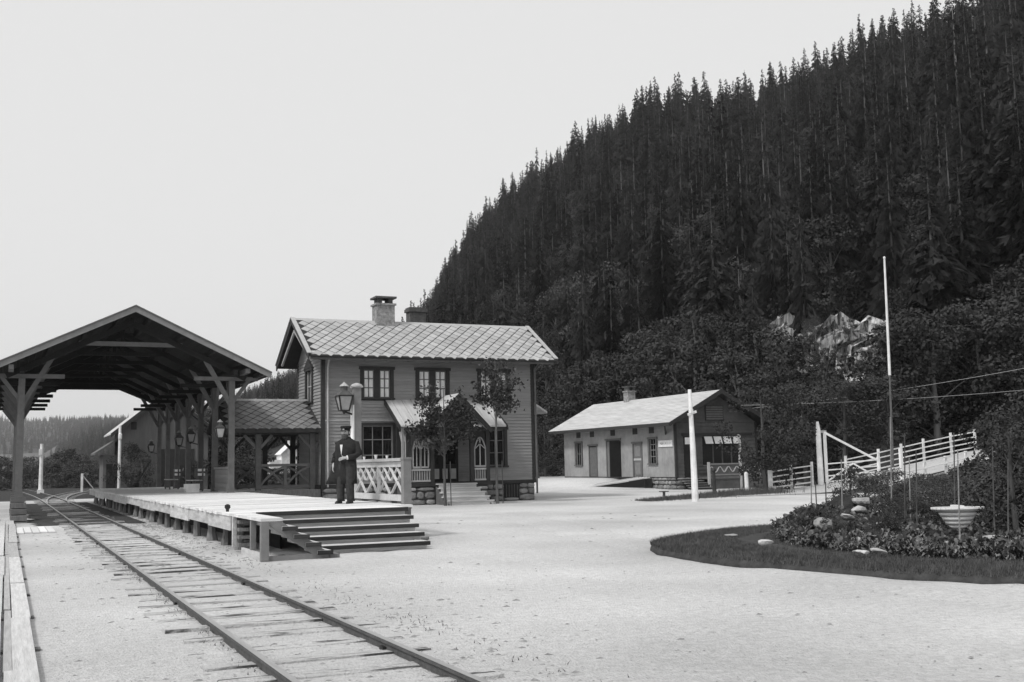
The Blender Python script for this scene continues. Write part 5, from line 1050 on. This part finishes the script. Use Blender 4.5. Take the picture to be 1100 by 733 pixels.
# where the forest stands
rt = random.Random(5); spots = []
r_ = 52.
while r_ < 3700:
    step_ = 5.5+max(0, r_-140)*.0058; azm = rad(-4)
    while azm < rad(56):
        az_ = azm+rt.uniform(-.55, .55)*step_/r_; rr_ = r_+rt.uniform(-.6, .6)*step_; azm += step_/r_
        x, y = rr_*math.sin(az_), rr_*math.cos(az_); z = float(hill(x, y))
        if z < .15: continue
        q = proj((x, y, z+8))
        if q[2] < 20 or q[0] < -40 or q[0] > 1140 or q[1] > 640 or q[1] < -90: continue
        if q[0] < 270 and 1850 < rr_ < 2075: continue
        if 278 < q[0] < 335 and rr_ < 330: continue
        Dm = float(np.interp(az_, T_AZ, T_D))
        if rr_ > Dm*1.2: continue
        spots.append((q[2], x, y, z, q[0], q[1], rr_/Dm))
    r_ += step_
spots.sort(); inst = []; nsp = 0
HITS = {}
def hit(px, py):   # where a sight line meets the hillside
    px = round(px); 
    if (px, py) not in HITS: HITS[px, py] = hit_(px, py)
    return HITS[px, py]
def hit_(px, py):
    d = CR*((px-550)/FPX)-CU*((py-366.5)/FPX)+CF; k = 52.
    while k < 900:
        p = Vector((0, 0, EYE))+d*k
        if p.z < float(hill(p.x, p.y)): return k
        k += .7
    return 900
RD = hit(885, 385)
for D, x, y, z, px, py, up0 in spots:
    tq = proj((x, y, z)); 
    if 818 < px < 958 and RD-30 < D < hit(px, 390)+1.: continue
    up = (up0-.15)/.85; broad = rt.random() < (.85 if up < .10 else .35 if up < .22 else .16 if up < .6 else .1)
    rot = rt.uniform(0, 6.28)
    if broad:
        s = rt.uniform(7, 11) if up < .15 else rt.uniform(8, 13); v = rt.randrange(4)
        if up < .1 and D < 170 and py < 520 and px > 560: tree('broadleaf_tree', BRD[v], (x, y, z-.2), s, s*rt.uniform(.85, 1.1), rot, 'leafy broadleaf tree in the dark belt at the foot of the hill', 'tree', 'broadleaf trees at the foot of the hill')
        else: inst.append((x, y, z-.3, rot, s, s*rt.uniform(.85, 1.15), 6+v if rt.random() < .6 else 10+v % 2))
    else:
        cl = float(vnoise(x, y, 26, 41)); hgt = (9+11*cl+rt.triangular(0, 11, 1.5))*(1 if up > .15 else .8)
        if D > 500: hgt *= .85
        v = rt.randrange(5) if rt.random() < .95 else 5; s = hgt*rt.uniform(.7, 1.3)
        if nsp < 300 and 15 < px < 1100 and py > -5 and not (300 < px < 600 and py > 345) and not (600 < px < 800 and py > 425):
            tree('spruce_tree', SPF[v] if v < 4 else SPR[v], (x, y, z-.2), s, hgt, rot, 'dark spruce standing on the steep forested hillside', 'tree', 'spruces on the hillside'); nsp += 1
        else: inst.append((x, y, z-.3, rot, s, hgt, v))
# the rest of the wood: one instanced mass
pc_ = bpy.data.collections.new('forest_kinds')
for i, (c_, t_) in enumerate(SPR+BRD+BRP):
    bm = bmesh.new(); bm.from_mesh(c_); nf_ = len(bm.faces); bm.from_mesh(t_); me = bpy.data.meshes.new('kind%02d' % i); bm.to_mesh(me); bm.free(); me.materials.append(c_.materials[0]); me.materials.append(t_.materials[0])
    mi = np.zeros(len(me.polygons), np.int32); mi[nf_:] = 1; me.polygons.foreach_set('material_index', mi); pc_.objects.link(bpy.data.objects.new('kind%02d' % i, me))
A = np.array(inst, np.float32); me = bpy.data.meshes.new('forest'); me.vertices.add(len(A)); me.vertices.foreach_set('co', A[:, :3].ravel().copy())
at1 = me.attributes.new('turn', 'FLOAT_VECTOR', 'POINT'); at1.data.foreach_set('vector', np.stack([np.zeros(len(A)), np.zeros(len(A)), A[:, 3]], -1).astype(np.float32).ravel())
at2 = me.attributes.new('size', 'FLOAT_VECTOR', 'POINT'); at2.data.foreach_set('vector', np.stack([A[:, 4], A[:, 4], A[:, 5]], -1).ravel().copy())
at3 = me.attributes.new('kindno', 'INT', 'POINT'); at3.data.foreach_set('value', A[:, 6].astype(np.int32))
fo_ = bpy.data.objects.new('forest', me); COL.objects.link(fo_); fo_['kind'] = 'stuff'; fo_['label'] = 'dense mass of spruce forest covering the steep hillside'
ng = bpy.data.node_groups.new('forest', 'GeometryNodeTree'); ng.interface.new_socket('Geometry', in_out='INPUT', socket_type='NodeSocketGeometry'); ng.interface.new_socket('Geometry', in_out='OUTPUT', socket_type='NodeSocketGeometry')
gi, go = ng.nodes.new('NodeGroupInput'), ng.nodes.new('NodeGroupOutput'); ip = ng.nodes.new('GeometryNodeInstanceOnPoints'); ci = ng.nodes.new('GeometryNodeCollectionInfo'); ci.inputs['Collection'].default_value = pc_; ci.inputs['Separate Children'].default_value = True; ci.inputs['Reset Children'].default_value = True
def attr(nm, ty): k = ng.nodes.new('GeometryNodeInputNamedAttribute'); k.data_type = ty; k.inputs['Name'].default_value = nm; return k.outputs[0]
ng.links.new(gi.outputs[0], ip.inputs['Points']); ng.links.new(ci.outputs[0], ip.inputs['Instance']); ip.inputs['Pick Instance'].default_value = True
ng.links.new(attr('kindno', 'INT'), ip.inputs['Instance Index']); ng.links.new(attr('turn', 'FLOAT_VECTOR'), ip.inputs['Rotation']); ng.links.new(attr('size', 'FLOAT_VECTOR'), ip.inputs['Scale']); ng.links.new(ip.outputs[0], go.inputs[0])
gm = fo_.modifiers.new('forest', 'NODES'); gm.node_group = ng
# pale rock face showing among the trees
rc = thing('rock_face', 'pale streaked rock outcrop showing among the trees on the slope', 'rock', tuple(at(885, 392, RD-1)))
def crag(pa, pb, top, bot, seed):
    nu, nv = 70, 26; mb = MB(); rs = np.random.default_rng(seed)
    for i in range(nu+1):
        u = i/nu; px = pa+(pb-pa)*u; hb = hit(px, bot)
        for j in range(nv+1):
            v = j/nv; ty = top+10*(float(vnoise(px, 0, 5, seed))-.5)+5*(float(vnoise(px, 3, 1.6, seed))-.5)+14*abs(u-.5)**2*4*.35; by = bot+12*(float(vnoise(px, 5, 8, seed))-.5); py = ty+(by-ty)*v
            D = hb-4.4-.8*v+7*abs(2*u-1)**5+3.2*(1-v)**3+1.4*float(vnoise(px*1.7, py*.9, 2.6, seed+5))+2.6*round(float(vnoise(px+.05*py, py*.12, 4.2, seed+1))*3.4)/3.4+1.5*round(float(vnoise(px, py*.25, 2.2, seed+2))*3)/3; mb.v.append(tuple(at(px, py, D)))
    mb.f = [(i*(nv+1)+j, (i+1)*(nv+1)+j, (i+1)*(nv+1)+j+1, i*(nv+1)+j+1) for i in range(nu) for j in range(nv)]
    o = bpy.data.objects.new('crag', mb.mesh('crag', 'rock', fix=False)); link(o, rc); md = o.modifiers.new('mass', 'SOLIDIFY'); md.thickness = 2.2; md.offset = 1
crag(827, 868, 347, 380, 5); crag(862, 890, 374, 394, 8); crag(882, 918, 350, 388, 11); crag(908, 950, 356, 394, 15)
for i, (px, py, h) in enumerate(((832, 392, 2.4), (846, 398, 2.6), (860, 402, 2.8), (874, 404, 2.6), (888, 406, 3.0), (902, 408, 3.0), (916, 404, 2.6), (930, 402, 2.4), (944, 400, 2.8), (953, 384, 3.4), (824, 372, 3.4), (872, 350, 2.2), (893, 346, 2.6))):
    k_ = hit(px, py)-1; p = at(px, py, k_); p.z = float(hill(p.x, p.y))-.2; tree('hill_shrub', BRP[i % 2], tuple(p), h*1.25, h, i*1.3, 'low dark shrub crowding the pale rock outcrop', 'shrub', 'shrubs round the rock outcrop')
for i, (px, py, h, w_) in enumerate(((868, 372, 2.6, .9), (877, 374, 3.0, .8), (886, 392, 2.0, 1.1), (914, 366, 2.0, .8), (846, 388, 1.6, 1.5), (905, 394, 1.7, 1.4), (858, 394, 1.6, 1.5), (930, 398, 1.8, 1.4))):
    p = at(px, py, hit(px, 390)-5.0); tree('hill_shrub', BRP[i % 2], tuple(p), h*w_, h, i*1.1, 'low dark shrub crowding the pale rock outcrop', 'shrub', 'shrubs round the rock outcrop')
# trees and shrubs standing free round the yard
def put(name, pair, px, py, D, h, wf, label, cat, group=None, z=None):
    p = at(px, py, D); p.z = z if z is not None else p.z; return tree(name, pair, tuple(p), h*wf, h, rng.uniform(0, 6.28), label, cat, group)
G1 = 'broadleaf trees behind the road fence'; L1 = 'dense dark broadleaf tree behind the white road fence'
for i, (px, D, h, wf) in enumerate(((805, 74, 8.2, 1.1), (850, 64, 5.8, 1.2), (866, 62, 5.4, 1.2), (885, 64, 4.9, 1.3), (908, 60, 4.6, 1.3), (930, 66, 4.9, 1.3), (955, 60, 4.8, 1.3), (985, 66, 9, 1.05), (1008, 65, 8.4, 1.1), (1035, 67, 9.6, 1.0), (1060, 66, 8.6, 1.1), (1088, 66, 9.8, 1.0), (1112, 64, 8.6, 1.1), (795, 70, 8.2, 1.1), (1078, 66, 8, 1.1), (1048, 68, 7, 1.2), (838, 74, 10, 1))):
    put('broadleaf_tree', BRD[i % 4], px, 500, D, h, wf, L1, 'tree', G1, z=.2 if px < 900 else 1.2)
for i, (px, D, h, wf) in enumerate(((612, 95, 7.5, 1.2), (632, 92, 8.5, 1.1), (655, 90, 8, 1.2), (680, 92, 9.5, 1.1), (705, 88, 8.6, 1.1), (728, 86, 10.5, 1.0), (752, 84, 9.8, 1.1), (776, 82, 10.4, 1.05), (590, 92, 6.5, 1.2), (594, 86, 4.5, 1.2), (578, 72, 3.2, 1.1), (586, 78, 4, 1.1), (745, 98, 12, 1), (690, 104, 11, 1), (640, 106, 11, 1), (668, 108, 12, 1), (715, 106, 12.5, 1), (780, 100, 12, 1))):
    put('broadleaf_tree', BRD[i % 4], px, 500, D, h, wf, 'leafy broadleaf tree rising behind the low outbuilding', 'tree', 'broadleaf trees behind the outbuilding', z=.6)
# bushes behind and left of the track
for i, (px, D, h, wf) in enumerate(((2, 120, 3.6, 1.7), (18, 112, 2.8, 1.8), (35, 125, 3.6, 1.7), (55, 118, 3.0, 1.9), (72, 122, 4.4, 1.5), (88, 115, 3.2, 1.7), (100, 120, 3.0, 1.8), (20, 150, 4.0, 1.7), (62, 155, 4.6, 1.7), (-12, 105, 3.4, 1.7))):
    put('bush', BRP[i % 2], px, 505, D, h, wf, 'rounded leafy bush beyond the far end of the track', 'bush', 'bushes beyond the track end', z=-.1)
for i, (px, D, h, wf) in enumerate(((140, 70.5, 3.4, 1.0), (152, 69, 2.6, 1.1), (213, 75, 5.5, 1.1), (232, 80, 6, 1.1), (252, 78, 5.2, 1.2), (266, 120, 5, 1.1), (282, 130, 1.9, 2.6), (342, 120, 5.5, 1.0), (352, 82, 5, 1.0), (300, 130, 1.7, 2.8), (318, 128, 1.8, 2.6), (292, 112, 1.6, 2.8), (262, 150, 6, 1.1), (240, 110, 8, 1.2))):
    put('bush', BRP[i % 2], px, 505, D, h, wf, ('leafy young tree against the goods shed wall' if i < 2 else 'leafy bush seen behind the covered passage'), 'bush', 'bushes by the goods shed' if i < 2 else 'bushes behind the covered passage', z=0)
# shrubs of the garden bed and the verge in front of the embankment
LS = 'dark leafy shrub massed between the round bed and the road'
for i, (px, py, D, h, wf) in enumerate(((1094, 590, 18.5, 2.2, 1.0), (1118, 590, 19, 2.5, 1.1), (1068, 585, 21.5, 1.3, 1.2), (1092, 575, 24, 2.5, 1.1), (975, 575, 22.5, .95, 1.5), (1000, 570, 23, .9, 1.6), (1030, 570, 23.5, .85, 1.7), (935, 560, 24, 1.2, 1.2), (915, 555, 25, 1.35, 1.1), (955, 550, 27, 1.2, 1.4), (985, 545, 29, 1.1, 1.6), (1015, 545, 30, 1.0, 1.7), (1045, 545, 30, 1.2, 1.6), (960, 535, 33, 1.2, 1.6), (1000, 535, 34, 1.0, 1.8), (1040, 535, 34, 1.3, 1.7), (1095, 540, 33, 2.4, 1.2), (930, 535, 33, 1.0, 1.5), (1088, 530, 37, 2.4, 1.1), (1112, 530, 38, 3.4, 1.1), (1020, 560, 26, .8, 1.8), (980, 565, 24.5, .7, 1.8))):
    p = at(px, py, D); put('shrub', BRP[i % 2], px, py, D, h, wf, LS, 'shrub', 'shrubs round the garden', z=.12 if D < 22 else .0)
for i, (px, py, D, h) in enumerate(((955, 585, 17.6, .55), (975, 572, 20, .5), (962, 570, 20.4, .5), (985, 570, 21, .6), (940, 583, 17.5, .3), (1070, 575, 19.5, .5), (1060, 565, 22, .6), (880, 570, 19, .4), (862, 572, 19, .42), (895, 580, 18, .42))):
    put('garden_shrub', BRP[i % 2], px, py, D, h, 1.3, 'small bushy plant on the mound of the round bed', 'plant', 'bushy plants on the mound', z=.3)
# dark tree in front of the veranda's right end
put('broadleaf_tree', BRD[3], 823, 525, 52.5, 5.4, .95, 'dark drooping tree hiding the right end of the veranda', 'tree', None, z=0)
# grass verge strip before the outbuilding
N = 9000; u = NR.uniform(0, 1, N); x = 22.8+u*10; y = 37.6+u*4.6+NR.normal(0, .35+.5*u, N); th = NR.uniform(0, 6.28, N); h = NR.uniform(.06, .26, N)*(.5+u); w = .012
V = np.empty((N, 3, 3), np.float32); V[:, 0] = np.stack([x-w*np.cos(th), y-w*np.sin(th), 0*x], -1); V[:, 1] = np.stack([x+w*np.cos(th), y+w*np.sin(th), 0*x], -1); V[:, 2] = np.stack([x+NR.normal(0, .05, N), y+NR.normal(0, .05, N), h], -1)
o = bpy.data.objects.new('verge_grass', np_mesh('verge_grass', V.reshape(-1, 3), np.arange(3*N).reshape(-1, 3), ['grass'])); COL.objects.link(o); o['kind'] = 'stuff'; o['label'] = 'strip of rough grass along the yard before the outbuilding'
# two young leafy trees before the station house
def young(loc, h, crown_c, crown_r, n, leaf, seed, label):
    t = thing('young_tree', label, 'tree', loc); x, y, z = loc; rs = np.random.default_rng(seed); c = Vector((x+crown_c[0], y, z+crown_c[1])); mb = MB()
    mb.tube([(x, y, z-.05), (x-.02, y, z+.9), (x+crown_c[0]*.4, y, c.z-crown_r[1]*.5), (c.x, y, c.z+crown_r[1]*.75)], [.07, .055, .04, .012], 8); tips = []
    for i in range(26):
        a = rs.uniform(0, 6.28); e = rs.uniform(-.6, 1.0); q = rs.uniform(.55, 1.0); tp = c+Vector((math.cos(a)*math.cos(e)*crown_r[0]*q, math.sin(a)*math.cos(e)*crown_r[0]*q, math.sin(e)*crown_r[1]*q*1.0)); z0 = c.z-crown_r[1]*.8+.9*crown_r[1]*rs.uniform(0, 1.1); s0 = Vector((x+crown_c[0]*.7, y, min(z0, tp.z-.1))); mb.tube([s0, (s0+tp)/2+Vector((0, 0, .08)), tp], [.018, .012, .004], 4); tips += [tp, (s0*.35+tp*.65)]
    part('trunk', mb, 'bark', t)
    V, F = leafset(rs, n, leaf, lambda r_: np.array(tips[r_.integers(len(tips))])+r_.normal(size=3)*.17*np.array([1, 1, .8])); o = bpy.data.objects.new('crown', np_mesh('crown', V, F, ['young_leaf'])); link(o, t)
    sk_ = part('stake', MB().tube([(x+.22, y-.05, z-.05), (x+.2, y-.05, z+1.7)], .02, 6), 'bark', t)
young((15.55, 40.3, 0), 4.6, (-.02, 3.25), (1.3, 1.75), 2600, .125, 71, 'bushy young tree left of the porch steps')
young((17.9, 40.6, 0), 5.6, (.0, 4.5), (.95, 1.65), 1200, .14, 72, 'slim young tree with open crown right of the porch steps')
# ------------------------------------------------------------------ summer haze filling the valley
hz = MB().box(-430, 900, -140, 3880, -1.5, 290); ho = bpy.data.objects.new('haze', hz.mesh('haze', 'linen')); COL.objects.link(ho); ho['kind'] = 'stuff'; ho['label'] = 'thin pale haze in the valley air'
hm = bpy.data.materials.new('haze'); hm.use_nodes = True; hn = hm.node_tree; hn.nodes.clear(); ov = hn.nodes.new('ShaderNodeOutputMaterial'); pv = hn.nodes.new('ShaderNodeVolumePrincipled'); pv.inputs['Color'].default_value = (.9, .9, .9, 1); pv.inputs['Density'].default_value = HAZE; hn.links.new(pv.outputs[0], ov.inputs['Volume']); ho.data.materials.clear(); ho.data.materials.append(hm)
